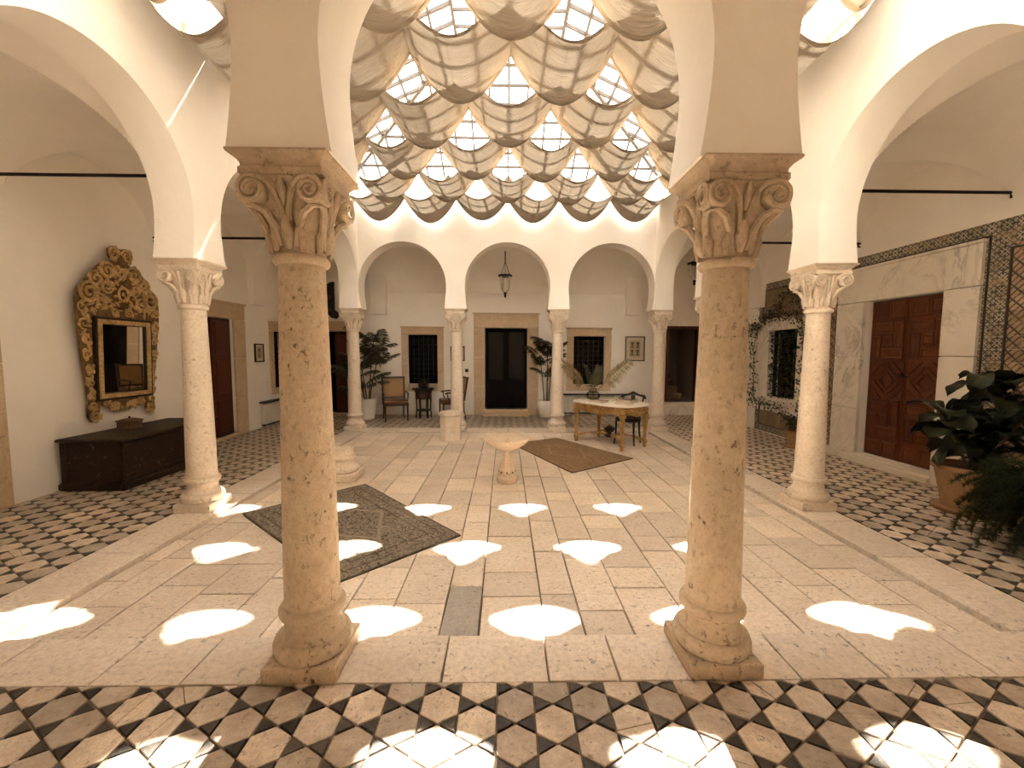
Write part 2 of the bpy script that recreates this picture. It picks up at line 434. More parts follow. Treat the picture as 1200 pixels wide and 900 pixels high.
mpL = lambda u, d, z: (XL - d * TH, u, z)
mpR = lambda u, d, z: (XR + d * TH, u, z)
mpB = lambda u, d, z: (u, YB + d * TH, z)
mpF = lambda u, d, z: (u, YF - d * TH, z)
holed_wall('wall_left', YF - TH, YB + TH, -.1, 4.7, H_LEFT, mpL)
holed_wall('wall_right', YF - TH, YB + TH, -.1, 4.7, H_RIGHT, mpR)
holed_wall('wall_back', XL, XR, -.1, 4.7, H_BACK, mpB)
holed_wall('wall_front', XL, XR, -.1, 4.7, [], mpF)

# ------------------------------------------------------------------ vaulted gallery ceilings
def ell(t, spring, rise):      # t 0..1 across the gallery
    q = 2 * t - 1; return spring + rise * math.sqrt(max(0, 1 - q * q))
def barrel_left(x): return ell(min(1, max(0, (x - XL) / (-XO - T - XL))), 3.0, .95)
def barrel_right(x): return ell(min(1, max(0, (XR - x) / (XR - XO - T))), 3.0, .95)
def barrel_back(y): return 3.0 + .98 * math.sqrt(max(0, 1 - min(1, max(0, (y - YR[3] - T) / (YB - YR[3] - T))) ** 2))
def barrel_front(y): return 3.0 + .98 * math.sqrt(max(0, 1 - min(1, max(0, (YR[0] - T - y) / (YR[0] - T - YF))) ** 2))
def cross(y):
    for b in range(3):
        if YR[b] <= y <= YR[b+1]:
            c = (YR[b] + YR[b+1]) / 2; r = (YR[b+1] - YR[b]) / 2 - .13
            d = abs(y - c)
            return 3.93 - r + math.sqrt(max(0, r * r - d * d)) if d < r else 2.5
    return 2.5
def vault(name, x0, x1, y0, y1, fn, nx, ny):
    mb = MB(); vs_ = []
    for j in range(ny + 1):
        for i in range(nx + 1):
            x = x0 + (x1 - x0) * i / nx; y = y0 + (y1 - y0) * j / ny; vs_.append((x, y, fn(x, y)))
    mb.add(vs_, [(j*(nx+1)+i, (j+1)*(nx+1)+i, (j+1)*(nx+1)+i+1, j*(nx+1)+i+1) for j in range(ny) for i in range(nx)])
    n = len(vs_)
    o = mb.build(name, PLASTER, sharp=28); tag(o, kind='structure'); return o
e = .04
YIN0, YIN1 = YR[0] - T, YR[3] + T
vault('ceiling_left', XL - e, -XO - T + e, YIN0, YIN1, lambda x, y: max(barrel_left(x), cross(y)), 96, 330)
vault('ceiling_right', XO + T - e, XR + e, YIN0, YIN1, lambda x, y: max(barrel_right(x), cross(y)), 96, 330)
def fcorner(fn2):
    def f(x, y):
        if x < -XO - T: return max(barrel_left(x), fn2(y))
        if x > XO + T: return max(barrel_right(x), fn2(y))
        return fn2(y)
    return f
vault('ceiling_back', XL - e, XR + e, YIN1 - e, YB + e, fcorner(barrel_back), 160, 40)
vault('ceiling_front', XL - e, XR + e, YF - e, YIN0 + e, fcorner(barrel_front), 160, 40)
# flat roof over the galleries around the light well
mb = MB()
mb.box((XL - TH, YF - TH, 4.7), (-XO - T, YB + TH, 4.85)); mb.box((XO + T, YF - TH, 4.7), (XR + TH, YB + TH, 4.85))
mb.box((-XO - T, YF - TH, 4.7), (XO + T, YR[0] - T, 4.85)); mb.box((-XO - T, YR[3] + T, 4.7), (XO + T, YB + TH, 4.85))
tag(mb.build('ceiling_roof', PLASTER, sharp=None), kind='structure')
# vault springers on the back wall and the left wall
def springer(name, c, axis):
    mb = MB(); w = .19; prof = [(0, .0), (.10, .0), (.105, .35), (.13, .62), (.19, .85), (.30, 1.05), (.45, 1.2), (0, 1.2)]
    vs_ = []
    for s in (-1, 1):
        for i, (d, z) in enumerate(prof):
            ww = w * (1 + max(0, z - .5) * .5)
            if axis == 'y': vs_.append((c[0] + s * ww, c[1] - d, c[2] + z))
            elif axis == 'x': vs_.append((c[0] + d, c[1] + s * ww, c[2] + z))
            else: vs_.append((c[0] - d, c[1] + s * ww, c[2] + z))
    n = len(prof)
    mb.add(vs_, [tuple(range(n)), tuple(range(2*n-1, n-1, -1))] + [(i, n+i, n+(i+1) % n, (i+1) % n) for i in range(n)])
    tag(mb.build(name, PLASTER), kind='structure')
springer('trim_1', (-3.22, YB, 2.54), 'y'); springer('trim_2', (3.21, YB, 2.55), 'y')
springer('trim_3', (XL, 8.75, 2.54), 'x'); springer('trim_4', (XR, 8.75, 2.54), '-x')

# ------------------------------------------------------------------ courtyard paving
KI, KO = 2.895, 3.32
KY0, KY1, KY2, KY3 = 1.93, 2.275, 8.45, 8.87
mb = MB(); mb.box((-KO, KY0, -.15), (KO, KY3, -.055))
floor = mb.build('floor', MORTAR, sharp=None); tag(floor, kind='structure')
def slab(name, x0, x1, y0, y1, z0, z1, mat, parent, gap=.0045, tilt=.002):
    mb = MB(); cx_, cy_ = (x0 + x1) / 2, (y0 + y1) / 2; hx, hy = (x1 - x0) / 2 - gap, (y1 - y0) / 2 - gap
    j = lambda: random.uniform(-.0025, .0025)
    poly = [(-hx + j(), -hy + j()), (hx + j(), -hy + j()), (hx + j(), hy + j()), (-hx + j(), hy + j())]
    mb.prism(poly, z0 - z1, random.uniform(-tilt, tilt), bev=.003)
    return mb.build(name, mat, parent, (cx_, cy_, z1), sharp=None)
edges = [-.43, -.20, .19, .42, .71]
x = -.43
while x > -KI + .25:
    x -= random.uniform(.27, .46); edges.insert(0, max(x, -KI) if x > -KI + .15 else -KI)
if edges[0] > -KI: edges.insert(0, -KI)
x = .71
while x < KI - .25:
    x += random.uniform(.27, .46); edges.append(x if x < KI - .15 else KI)
if edges[-1] < KI: edges.append(KI)
edges[0] += .014; edges[-1] -= .014
for a, b in zip(edges[:-1], edges[1:]):
    y = KY1; first = True
    while y < KY2 - .01:
        L = random.uniform(.26, .72)
        if abs(a + .43) < .01: L = .55 if first else L
        y2 = y + L
        if y2 > KY2 - .2: y2 = KY2
        m = SLAB
        if abs(a + .43) < .01 and first: m = SLABGREY
        if abs(a + .20) < .01 and y < 2.7 < y2 + .25 and not first: m = SLABGREY
        slab('paving_slab', a, b, y, y2, -.055, -.03, m, floor)
        y = y2; first = False
def run(a0, a1, lo, hi):
    r = [a0]
    while r[-1] < a1 - .01:
        q = r[-1] + random.uniform(lo, hi); r.append(q if q < a1 - lo * .7 else a1)
    return r
fr = [-KO, -2.62, -2.05, -1.62, -1.25, -.36, .17, .52, .95, 1.42, 1.86, 2.42, KO]
for a, b in zip(fr[:-1], fr[1:]): slab('kerb_slab', a, b, KY0, KY1, -.055, 0, KERB, floor)
r = run(-KO, KO, .6, 1.1)
for a, b in zip(r[:-1], r[1:]): slab('kerb_slab', a, b, KY2, KY3, -.055, 0, KERB, floor)
for (p, q) in ((-KO, -KI), (KI, KO)):
    r = run(KY1, KY2, .5, 1.1)
    for a, b in zip(r[:-1], r[1:]): slab('kerb_slab', p, q, a, b, -.055, 0, KERB, floor)

# ------------------------------------------------------------------ hexagon and triangle mosaic
A = .0985; S3 = math.sqrt(3)
def clip(poly, x0, x1, y0, y1):
    def cut(P, ins, inter):
        out = []
        for i in range(len(P)):
            a, b = P[i], P[(i+1) % len(P)]
            if ins(a):
                out.append(a)
                if not ins(b): out.append(inter(a, b))
            elif ins(b): out.append(inter(a, b))
        return out
    def ix(X): return lambda a, b: (X, a[1] + (b[1]-a[1]) * (X-a[0]) / (b[0]-a[0]))
    def iy(Y): return lambda a, b: (a[0] + (b[0]-a[0]) * (Y-a[1]) / (b[1]-a[1]), Y)
    P = poly
    for ins, it in ((lambda p: p[0] >= x0, ix(x0)), (lambda p: p[0] <= x1, ix(x1)), (lambda p: p[1] >= y0, iy(y0)), (lambda p: p[1] <= y1, iy(y1))):
        if len(P) < 3: return []
        P = cut(P, ins, it)
    return P
def area(P): return abs(sum(P[i][0]*P[(i+1) % len(P)][1] - P[(i+1) % len(P)][0]*P[i][1] for i in range(len(P)))) / 2
def shrink(P, g):
    cx_ = sum(p[0] for p in P) / len(P); cy_ = sum(p[1] for p in P) / len(P)
    return [(cx_ + (x - cx_) * (1 - g / max(.02, math.hypot(x-cx_, y-cy_))), cy_ + (y - cy_) * (1 - g / max(.02, math.hypot(x-cx_, y-cy_)))) for x, y in P]
def split(P):
    c = (sum(p[0] for p in P) / len(P), sum(p[1] for p in P) / len(P)); a = random.uniform(0, PI); o = random.uniform(-.025, .025)
    nx, ny = math.cos(a), math.sin(a); d = lambda p: (p[0]-c[0]) * nx + (p[1]-c[1]) * ny - o
    out = []
    for s in (1, -1):
        Q = []
        for i in range(len(P)):
            p, q = P[i], P[(i+1) % len(P)]; dp, dq = d(p) * s, d(q) * s
            if dp >= 0: Q.append(p)
            if dp * dq < 0:
                t = dp / (dp - dq); Q.append((p[0] + (q[0]-p[0]) * t, p[1] + (q[1]-p[1]) * t))
        if len(Q) >= 3: out.append(Q)
    return out
hexm = None
def inview(x, y):
    dx, dy = x - CX, y
    xx = dx * math.cos(YAW) - dy * math.sin(YAW); dd = dx * math.sin(YAW) + dy * math.cos(YAW)
    if dd < .9: return False
    px = 600 + FPX * xx / dd; py = 413 + FPX * 1.6 / dd
    return -40 < px < 1240 and py < 940
def mosaic(name, x0, x1, y0, y1, hexd, trid, maxn=295):
    mb = MB(); mb.box((x0, y0, -.15), (x1, y1, -.012))
    base = mb.build(name, MORTAR, sharp=None); tag(base, kind='structure')
    H, R = [], []
    i0, i1 = int(x0 / (S3 * A)) - 2, int(x1 / (S3 * A)) + 2
    for i in range(i0, i1 + 1):
        cx_ = i * S3 * A
        j0, j1 = int(y0 / (2 * A)) - 2, int(y1 / (2 * A)) + 2
        for j in range(j0, j1 + 1):
            cy_ = j * 2 * A + (A if i % 2 else 0) + .03
            hx = [(cx_ + A * math.cos(PI/6 + k*PI/3 + PI/3), cy_ + A * math.sin(PI/6 + k*PI/3 + PI/3)) for k in range(6)]
            P = clip(hx, x0, x1, y0, y1)
            if len(P) >= 3 and area(P) > .0008: H.append((P, len(P) == 6 and area(P) > .0249, cx_, cy_))
            # triangles to the right of each hexagon's upper right and lower right side
            v = hx
            ur = (cx_ + A * S3 / 2, cy_ + A / 2); lr = (cx_ + A * S3 / 2, cy_ - A / 2); tp = (cx_, cy_ + A)
            # one triangle on the upper-right edge, one on the upper-left edge
            ul = (cx_ - A * S3 / 2, cy_ + A / 2)
            for (p, q, s) in ((ur, tp, 1), (tp, ul, -1)):
                ax = (p[0] + q[0]) / 2 - cx_; ay = (p[1] + q[1]) / 2 - cy_; l = math.hypot(ax, ay)
                apex = (cx_ + ax / l * (l + A * S3 / 2), cy_ + ay / l * (l + A * S3 / 2))
                P = clip([p, apex, q] if True else 0, x0, x1, y0, y1)
                if len(P) >= 3 and area(P) > .0004:
                    R.append((P, False, sum(t_[0] for t_ in P) / len(P), sum(t_[1] for t_ in P) / len(P)))
    def lay(items, part, mat, dmax, g, crack):
        items.sort(key=lambda it: math.hypot(it[2], it[3])); n = 0; rest = MB()
        for (P, full, cx_, cy_) in items:
            d = math.hypot(it_x(cx_), cy_)
            zt = random.uniform(-.003, .0015)
            near = d < dmax and n < maxn and inview(cx_, cy_)
            if near:
                n += 1; mb = MB()
                Q = [(x - cx_, y - cy_) for x, y in P]
                pcs = [Q]
                if crack and random.random() < .22:
                    pcs = split(Q)
                    if random.random() < .15: pcs = [z for q in pcs for z in split(q)]
                for q in pcs:
                    if area(q) > .0002: mb.prism(shrink(q, g + random.uniform(0, .002)), -.014, random.uniform(-.001, .001), bev=.0025)
                mb.build(part, mat, base, (cx_, cy_, zt), sharp=None)
            else:
                q = shrink(P, g); nn = len(q)
                rest.add([(x, y, zt) for x, y in q], [tuple(range(nn))])
                rest.add([(x, y, -.014) for x, y in q] + [(x, y, zt) for x, y in q], [(i, (i+1) % nn, nn+(i+1) % nn, nn+i) for i in range(nn)])
        if rest.v:
            o = rest.build(part + '_field', mat, base, sharp=None); o['kind'] = 'stuff'
    lay(H, 'hexagon_tile', HEX, hexd, .0025, True); lay(R, 'triangle_tile', TRI, trid, .011, False)
def it_x(x): return x - CX
mosaic('floor_front', XL, XR, YF, KY0, 4.0, 3.2)
mosaic('floor_left', XL, -KO, KY0, YB, 6.3, 5.0)
mosaic('floor_right', KO, XR, KY0, YB, 6.3, 5.0)
mosaic('floor_back', -KO, KO, KY3, YB, 0, 0)

# ------------------------------------------------------------------ columns
def make_column(name, shaft_m, cap_m):
    root = empty(name)
    MB().box((-.178, -.178, 0), (.178, .178, .085), bev=.008).build('plinth', shaft_m, root)
    pr = [(.165, .085), (.18, .09), (.189, .108), (.190, .135), (.182, .157), (.168, .168), (.158, .170), (.156, .178), (.143, .195), (.135, .220), (.133, .245), (.138, .262), (.145, .264), (.145, .272), (.154, .278), (.160, .292), (.160, .308), (.152, .322), (.141, .328), (.141, .340)]
    MB().lathe(pr, 40).build('base', shaft_m, root)
    sh = [(.141, .338), (.134, .350)] + [(.133 - .028 * (k / 10) ** 1.25, .36 + (2.0 - .36) * k / 10) for k in range(11)] + [(.106, 2.015)]
    MB().lathe(sh, 40).build('shaft', shaft_m, root)
    MB().lathe([(.106, 2.008), (.12, 2.012), (.128, 2.025), (.128, 2.038), (.12, 2.05), (.108, 2.054)], 40).build('astragal', cap_m, root)
    # bell with a square top
    mb = MB(); vs_ = []; n = 48; lv = []
    for k in range(13):
        t = k / 12; z = 2.05 + .335 * t; r = .108 + .012 * t + .055 * t ** 2.6; ex = 2 + 7 * t ** 1.5
        for i in range(n):
            a = 2 * PI * i / n; c, s = abs(math.cos(a)), abs(math.sin(a))
            rr = r / (c ** ex + s ** ex) ** (1 / ex)
            rr *= 1 + .025 * math.sin(4 * PI * t) * math.cos(8 * a) * (1 - t)
            vs_.append((rr * math.cos(a), rr * math.sin(a), z))
    mb.add(vs_, [(k*n+i, k*n+(i+1) % n, (k+1)*n+(i+1) % n, (k+1)*n+i) for k in range(12) for i in range(n)] + [tuple(12*n+i for i in range(n))])
    cap = mb.build('capital', cap_m, root, sharp=50)
    # volutes: local frame, face normal -Y
    meshes = {}
    for s in (1, -1):
        mb = MB(); c = (s * .128, 2.312)
        prof = [(.0, 0), (.05, 0), (.058, .008), (.058, .052), (.05, .062), (.04, .056), (.0, .05)]
        M = Matrix.Translation((c[0], -.128, c[1])) @ Matrix.Rotation(PI / 2, 4, 'X')
        mb.lathe(prof, 20, M=M)
        pts = []; rad = []
        for k in range(45):
            t = k / 44; a = PI / 2 - s * 0 + s * (t * 2.1 * 2 * PI) * -1; rr = .05 * (1 - t) ** .9 + .007
            pts.append((c[0] + rr * math.cos(a), -.188, c[1] + rr * math.sin(a))); rad.append(.0105 * (1 - t * .45))
        stem = []
        for k in range(10):
            t = k / 9; stem.append((s * (.012 + .105 * t ** 1.9), -.128 - .055 * t ** .7, 2.17 + .197 * (1 - (1 - t) ** 2)))
        mb.tube(stem + pts, [.012 + .004 * k / 9 for k in range(10)] + rad, 6)
        mb.tube([(s * .03, -.118, 2.08), (s * .05, -.126, 2.16), (s * .085, -.150, 2.225), (s * .13, -.165, 2.25), (s * .165, -.160, 2.245)], [.010, .016, .018, .014, .006], 6)
        meshes[s] = mb.mesh('volute', cap_m, 45)
    lf = MB()
    lf.tube([(0, -.117, 2.07), (0, -.122, 2.12), (0, -.138, 2.18), (0, -.15, 2.21)], [.014, .03, .024, .008], 8)
    lf.tube([(0, -.15, 2.25), (0, -.17, 2.31), (0, -.182, 2.36)], [.008, .018, .012], 8)
    lf.tube([(-.06, -.108, 2.06), (-.062, -.116, 2.13), (-.055, -.13, 2.17)], [.012, .022, .008], 8)
    lf.tube([(.06, -.108, 2.06), (.062, -.116, 2.13), (.055, -.13, 2.17)], [.012, .022, .008], 8)
    lm = lf.mesh('acanthus_leaf', cap_m, 50)
    for q in range(4):
        for s in (1, -1): link('volute', meshes[s], cap, None, (0, 0, q * PI / 2))
        link('acanthus_leaf', lm, cap, None, (0, 0, q * PI / 2))
    mb = MB(); lev = [(.178, 2.375), (.182, 2.38), (.182, 2.405), (.174, 2.412), (.176, 2.425), (.192, 2.445), (.212, 2.456), (.216, 2.462), (.216, HC + .002)]
    vs_ = []; 
    for (h, z) in lev: vs_ += [(-h, -h, z), (h, -h, z), (h, h, z), (-h, h, z)]
    n = len(lev); mb.add(vs_, [(3, 2, 1, 0), tuple(4*(n-1)+i for i in range(4))] + [(4*k+q, 4*k+(q+1) % 4, 4*k+4+(q+1) % 4, 4*k+4+q) for k in range(n-1) for q in range(4)])
    mb.build('abacus', cap_m, root, sharp=30)
    return root
brown = make_column('column', COLSTONE, CAPSTONE); pale = make_column('column', COLPALE, CAPPALE)  # brown: same stone with shade in its colour; pale: the lit copy
used = {}
def place_col(proto, x, y, label, rz=0):
    o = proto if proto.name not in used else copy_tree(proto)
    used[proto.name] = 1; o.location = (x, y, 0); o.rotation_euler = (0, 0, rz)
    tag(o, label, 'column', 'arcade columns with scrolled capitals'); return o
place_col(brown, -XI, YR[0], 'big pitted stone column, brown in shade, in the left foreground', 0)
place_col(brown, XI, YR[0], 'big pitted stone column, brown in shade, in the right foreground', PI)
place_col(pale, -XO, YR[1], 'pale stone column beside the carved chest, left of the courtyard', 0)
place_col(pale, XO, YR[1], 'pale stone column in front of the marble door surround', PI / 2)
place_col(pale, -XO, YR[2], 'pale stone column hidden behind the left foreground column', PI)
place_col(pale, XO, YR[2], 'pale stone column hidden behind the right foreground column', PI)
place_col(pale, -XO, YR[3], 'pale stone corner column left of the tall palm in its white pot', PI / 2)
place_col(pale, -XI, YR[3], 'pale stone column behind the octagonal stone stump', 0)
place_col(pale, XI, YR[3], 'pale stone column beside the round white pot, left of the gilded table', PI)
place_col(pale, XO, YR[3], 'pale stone corner column right of the gilded table', PI * 1.5)
place_col(pale, -XO, YR[0], 'pale stone corner column outside the picture at near left', 0)
place_col(pale, XO, YR[0], 'pale stone corner column outside the picture at near right', PI)

# ------------------------------------------------------------------ glazed roof
sky = empty('skylight', (0, 5.4, ZTOP), kind='structure')
RX, RY0, RY1, RZ = 3.1, YR[0] + .1 - 5.4, YR[3] - .1 - 5.4, 1.05
TX = .75; TY0, TY1 = -1.0, 1.0      # small flat top
def bar(a, b, r, name='glazing_bar'):
    mb = MB(); a, b = Vector(a), Vector(b); d = (b - a); L = d.length
    mb.box((-r, -r * 1.3, 0), (r, r * 1.3, L))
    q = d.to_track_quat('Z', 'Y')
    return mb.build(name, STEEL, sky, a, q.to_euler(), sharp=None)
def slope(p0, p1, q0, q1, nu, nv):
    """eave p0-p1, top q0-q1: bars every cell plus panes."""
    p0, p1, q0, q1 = map(Vector, (p0, p1, q0, q1))
    eave = p1 - p0; e_ = eave.normalized(); L = eave.length
    s0 = (q0 - p0).dot(e_) / L; s1 = (q1 - p0).dot(e_) / L
    upv = (q0 - p0) - e_ * (q0 - p0).dot(e_)
    def hmax(s):
        if s < s0: return s / s0 if s0 > 0 else 1
        if s > s1: return (1 - s) / (1 - s1) if s1 < 1 else 1
        return 1
    for i in range(1, nu):
        s = i / nu; a = p0 + eave * s; bar(a, a + upv * hmax(s), .017)
    for j in range(1, nv):
        h = j / nv; bar(p0 + eave * (s0 * h) + upv * h, p0 + eave * (1 - (1 - s1) * h) + upv * h, .016)
    nrm = eave.cross(upv).normalized()
    for i in range(nu):
        for j in range(nv):
            P = clip([(i / nu, j / nv), ((i+1) / nu, j / nv), ((i+1) / nu, (j+1) / nv), (i / nu, (j+1) / nv)], 0, 1, 0, 1)
            # cut by the hips
            Q = []
            for (s, h) in P: Q.append((s, h))
            def half(Q, f):
                out = []
                for k in range(len(Q)):
                    a, b = Q[k], Q[(k+1) % len(Q)]; fa, fb = f(a), f(b)
                    if fa >= 0: out.append(a)
                    if fa * fb < 0: t = fa / (fa - fb); out.append((a[0] + (b[0]-a[0]) * t, a[1] + (b[1]-a[1]) * t))
                return out
            Q = half(Q, lambda p: p[0] - s0 * p[1])
            if len(Q) >= 3: Q = half(Q, lambda p: (1 - p[0]) - (1 - s1) * p[1])
            if len(Q) < 3: continue
            panes.append([p0 + eave * s + upv * h + nrm * .012 for (s, h) in Q])
panes = []
E = [(-RX, RY0, 0), (RX, RY0, 0), (RX, RY1, 0), (-RX, RY1, 0)]
F = [(-TX, TY0, RZ), (TX, TY0, RZ), (TX, TY1, RZ), (-TX, TY1, RZ)]
for k in range(4): slope(E[k], E[(k+1) % 4], F[k], F[(k+1) % 4], 20, 8)
for i in range(1, 5): bar((-TX + 2*TX*i/5, TY0, RZ), (-TX + 2*TX*i/5, TY1, RZ), .015)
for j in range(1, 7): bar((-TX, TY0 + (TY1-TY0)*j/7, RZ), (TX, TY0 + (TY1-TY0)*j/7, RZ), .014)
for i in range(5):
    for j in range(7):
        xa, xb = -TX + 2*TX*i/5, -TX + 2*TX*(i+1)/5; ya, yb = TY0 + (TY1-TY0)*j/7, TY0 + (TY1-TY0)*(j+1)/7
        panes.append([Vector((xa, ya, RZ + .012)), Vector((xb, ya, RZ + .012)), Vector((xb, yb, RZ + .012)), Vector((xa, yb, RZ + .012))])
for k in range(4):
    bar(E[k], F[k], .028, 'hip_rafter'); bar(F[k], F[(k+1) % 4], .02, 'ring_beam'); bar(E[k], E[(k+1) % 4], .03, 'eave_beam')
panes.sort(key=lambda P: sum((p.y for p in P)) / len(P) * -1)
rest = MB()
for idx, P in enumerate(panes):
    n = len(P); c = sum(P, Vector()) / n
    Q = [p - c for p in P]; fs = [tuple(range(n))]
    if idx < 295: MB().add(Q, fs).build('glass_pane', ROOFGLASS, sky, c, sharp=None)
    else: rest.add(P, fs)
if rest.v: rest.build('glass_pane_field', ROOFGLASS, sky, sharp=None)['kind'] = 'stuff'

# ------------------------------------------------------------------ draped cloth rows
ZB, ZT, CW, CL = 4.08, 4.555, 1.0, .932
words = ['row nearest the viewer', 'second row from the viewer', 'third row from the viewer', 'fourth row from the viewer', 'fifth row from the viewer', 'row farthest back, by the back wall']
def prof(t):      # 0..1 across a swag, 1 at the bottom
    q = abs(2 * t - 1); return (1 - q ** 1.9)
for k in range(6):
    y0 = 2.575 + CL * k
    root = empty('awning_row', (0, y0, ZT), label='cream cloth swags hung under the glass roof, ' + words[k], cat='awning', group='scalloped cloth rows under the skylight')
    off = 0.0 if k % 2 else .5
    xs = [-2.96] + [-2.0 + CW * i for i in range(5)] + [2.96] if k % 2 else [-2.96] + [-2.5 + CW * i for i in range(6)] + [2.96]
    rl = CL if k < 5 else 1.17; rs = 1.0 if k < 5 else .88
    for a, b in zip(xs[:-1], xs[1:]):
        w = b - a; sg = (ZT - ZB) * rs * (1 if w > .8 else .54) * random.uniform(.94, 1.06)
        sf = random.uniform(.95, 1.06); nx, ny = 24, 12; ph = random.uniform(0, 6)
        def P(s, t):
            sag = sg * (1 + (sf - 1) * t) * prof(s)
            wr = .006 * math.sin(26 * t + 5 * s + ph) * prof(s) + .004 * math.sin(47 * t - 9 * s + ph * 2) * prof(s)
            belly = .02 * math.sin(PI * t) * prof(s)
            return (a + w * s, (rl - .008) * t + .004, -sag + wr + belly)
        mb = MB(); vs_ = [P(i / nx, j / ny) for j in range(ny + 1) for i in range(nx + 1)]
        mb.add(vs_, [(j*(nx+1)+i, j*(nx+1)+i+1, (j+1)*(nx+1)+i+1, (j+1)*(nx+1)+i) for j in range(ny) for i in range(nx)])
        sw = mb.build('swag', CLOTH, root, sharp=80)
        for (t0, t1) in ((0, .045), (.955, 1)):
            mb = MB(); vs_ = []
            for t in (t0, (t0 + t1) / 2, t1):
                for i in range(nx + 1):
                    p = P(i / nx, t); vs_.append((p[0], p[1], p[2] - .006))
            mb.add(vs_, [(j*(nx+1)+i, j*(nx+1)+i+1, (j+1)*(nx+1)+i+1, (j+1)*(nx+1)+i) for j in range(2) for i in range(nx)])
            mb.build('hem', CLOTH, sw, sharp=80)
for i in range(13):
    x = -3 + .5 * i
    if abs(x) > 2.95: x = math.copysign(2.955, x)
    o = MB().tube([(0, YR[0] + T, 0), (0, YR[3] - T, 0)], .0025, 5).build('awning_wire', BLACKMETAL, None, (x, 0, ZT + .003))
    ordn = ['leftmost', 'second', 'third', 'fourth', 'fifth', 'sixth', 'middle', 'eighth', 'ninth', 'tenth', 'eleventh', 'twelfth', 'rightmost'][i]
    tag(o, ordn + ' thin wire carrying the cloth swags, counted from the left wall', 'wire', 'wires carrying the cloth swags')

# ------------------------------------------------------------------ doors and windows
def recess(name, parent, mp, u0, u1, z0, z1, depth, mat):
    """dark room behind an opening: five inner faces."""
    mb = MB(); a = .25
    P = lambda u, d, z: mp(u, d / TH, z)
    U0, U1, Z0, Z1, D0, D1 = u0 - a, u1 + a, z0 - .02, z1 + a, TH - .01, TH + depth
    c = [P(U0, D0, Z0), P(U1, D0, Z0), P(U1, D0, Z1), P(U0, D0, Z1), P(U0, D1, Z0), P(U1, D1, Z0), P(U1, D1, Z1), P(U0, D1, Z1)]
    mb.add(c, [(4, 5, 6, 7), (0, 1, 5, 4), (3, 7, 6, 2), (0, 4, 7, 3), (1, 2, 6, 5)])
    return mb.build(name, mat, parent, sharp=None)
def rbox(parent, name, mat, mp, u0, u1, d0, d1, z0, z1, bev=0.0):
    """box on a wall: d is depth out of the wall face (negative = into the wall)."""
    A_, B_ = mp(u0, -d0 / TH, z0), mp(u1, -d1 / TH, z1)
    a = [min(A_[i], B_[i]) for i in range(3)]; b = [max(A_[i], B_[i]) for i in range(3)]
    c = [(a[i] + b[i]) / 2 for i in range(3)]
    return MB().box([a[i] - c[i] for i in range(3)], [b[i] - c[i] for i in range(3)], bev=bev).build(name, mat, parent, c, sharp=None)
def surround(parent, mat, mp, o, outer, proud=.035, split_j=2):
    """stone frame around opening o=(u0,u1,z0,z1) out to outer=(U0,U1,Z0,Z1), in separate blocks."""
    u0, u1, z0, z1 = o; U0, U1, Z0, Z1 = outer; g = .003
    for (a, b) in ((U0, u0), (u1, U1)):
        h = (z1 - Z0) / split_j
        for k in range(split_j):
            rbox(parent, 'jamb_block', mat, mp, a + g, b - g, -.15, proud, Z0 + h * k + g, Z0 + h * (k + 1) - g, .006)
    rbox(parent, 'lintel', mat, mp, U0 + g, U1 - g, -.15, proud, z1 + g, Z1, .006)
    rbox(parent, 'lintel_moulding', mat, mp, U0 - .02, U1 + .02, 0, proud + .025, Z1, Z1 + .035, .006)
    if z0 > Z0 + .01: rbox(parent, 'sill', mat, mp, u0 + g, u1 - g, -.15, proud, Z0 + g, z0 - g, .006)
def leaf(parent, mat, mp, u0, u1, z0, z1, d, panels=4):
    lf = rbox(parent, 'door_leaf', mat, mp, u0, u1, d, d + .045, z0, z1)
    h = (z1 - z0) / panels
    for k in range(panels):
        c = Vector(lf.location)
        o = rbox(lf, 'door_panel', mat, mp, u0 + .07, u1 - .07, d + .04, d + .06, z0 + h * k + .06, z0 + h * (k + 1) - .06, .01)
        o.location = Vector(o.location) - c
    return lf
def gridwindow(name, mp, o, outer, stone_m, nu, nz, recess_m=DARKVOID):
    w = empty(name, kind='structure'); u0, u1, z0, z1 = o
    surround(w, stone_m, mp, o, outer)
    rbox(w, 'glass_pane', DARKGLASS, mp, u0, u1, -.22, -.205, z0, z1)
    rbox(w, 'dark_backing', DARKVOID, mp, u0, u1, -.30, -.24, z0, z1)  # added near-black sheet in place of the unlit room behind
    for i in range(1, nu): 
        u = u0 + (u1 - u0) * i / nu; rbox(w, 'grille_bar', BLACKMETAL, mp, u - .007, u + .007, -.12, -.105, z0, z1)
    for i in range(1, nz):
        z = z0 + (z1 - z0) * i / nz; rbox(w, 'grille_bar', BLACKMETAL, mp, u0, u1, -.107, -.092, z - .007, z + .007)
    for (a, b, c, d) in ((u0, u0 + .025, z0, z1), (u1 - .025, u1, z0, z1), (u0, u1, z0, z0 + .025), (u0, u1, z1 - .025, z1)):
        rbox(w, 'window_frame', DOORBLACK, mp, a, b, -.14, -.08, c, d)
    return w
gridwindow('window_1', mpL, H_LEFT[1], (9.21, 10.10, .66, 2.22), DOORSTONE, 5, 10)
gridwindow('window_2', mpB, H_BACK[1], (-2.67, -1.60, .60, 2.21), DOORSTONE, 6, 10)
gridwindow('window_3', mpB, H_BACK[3], (1.53, 2.67, .62, 2.20), DOORSTONE, 6, 10)
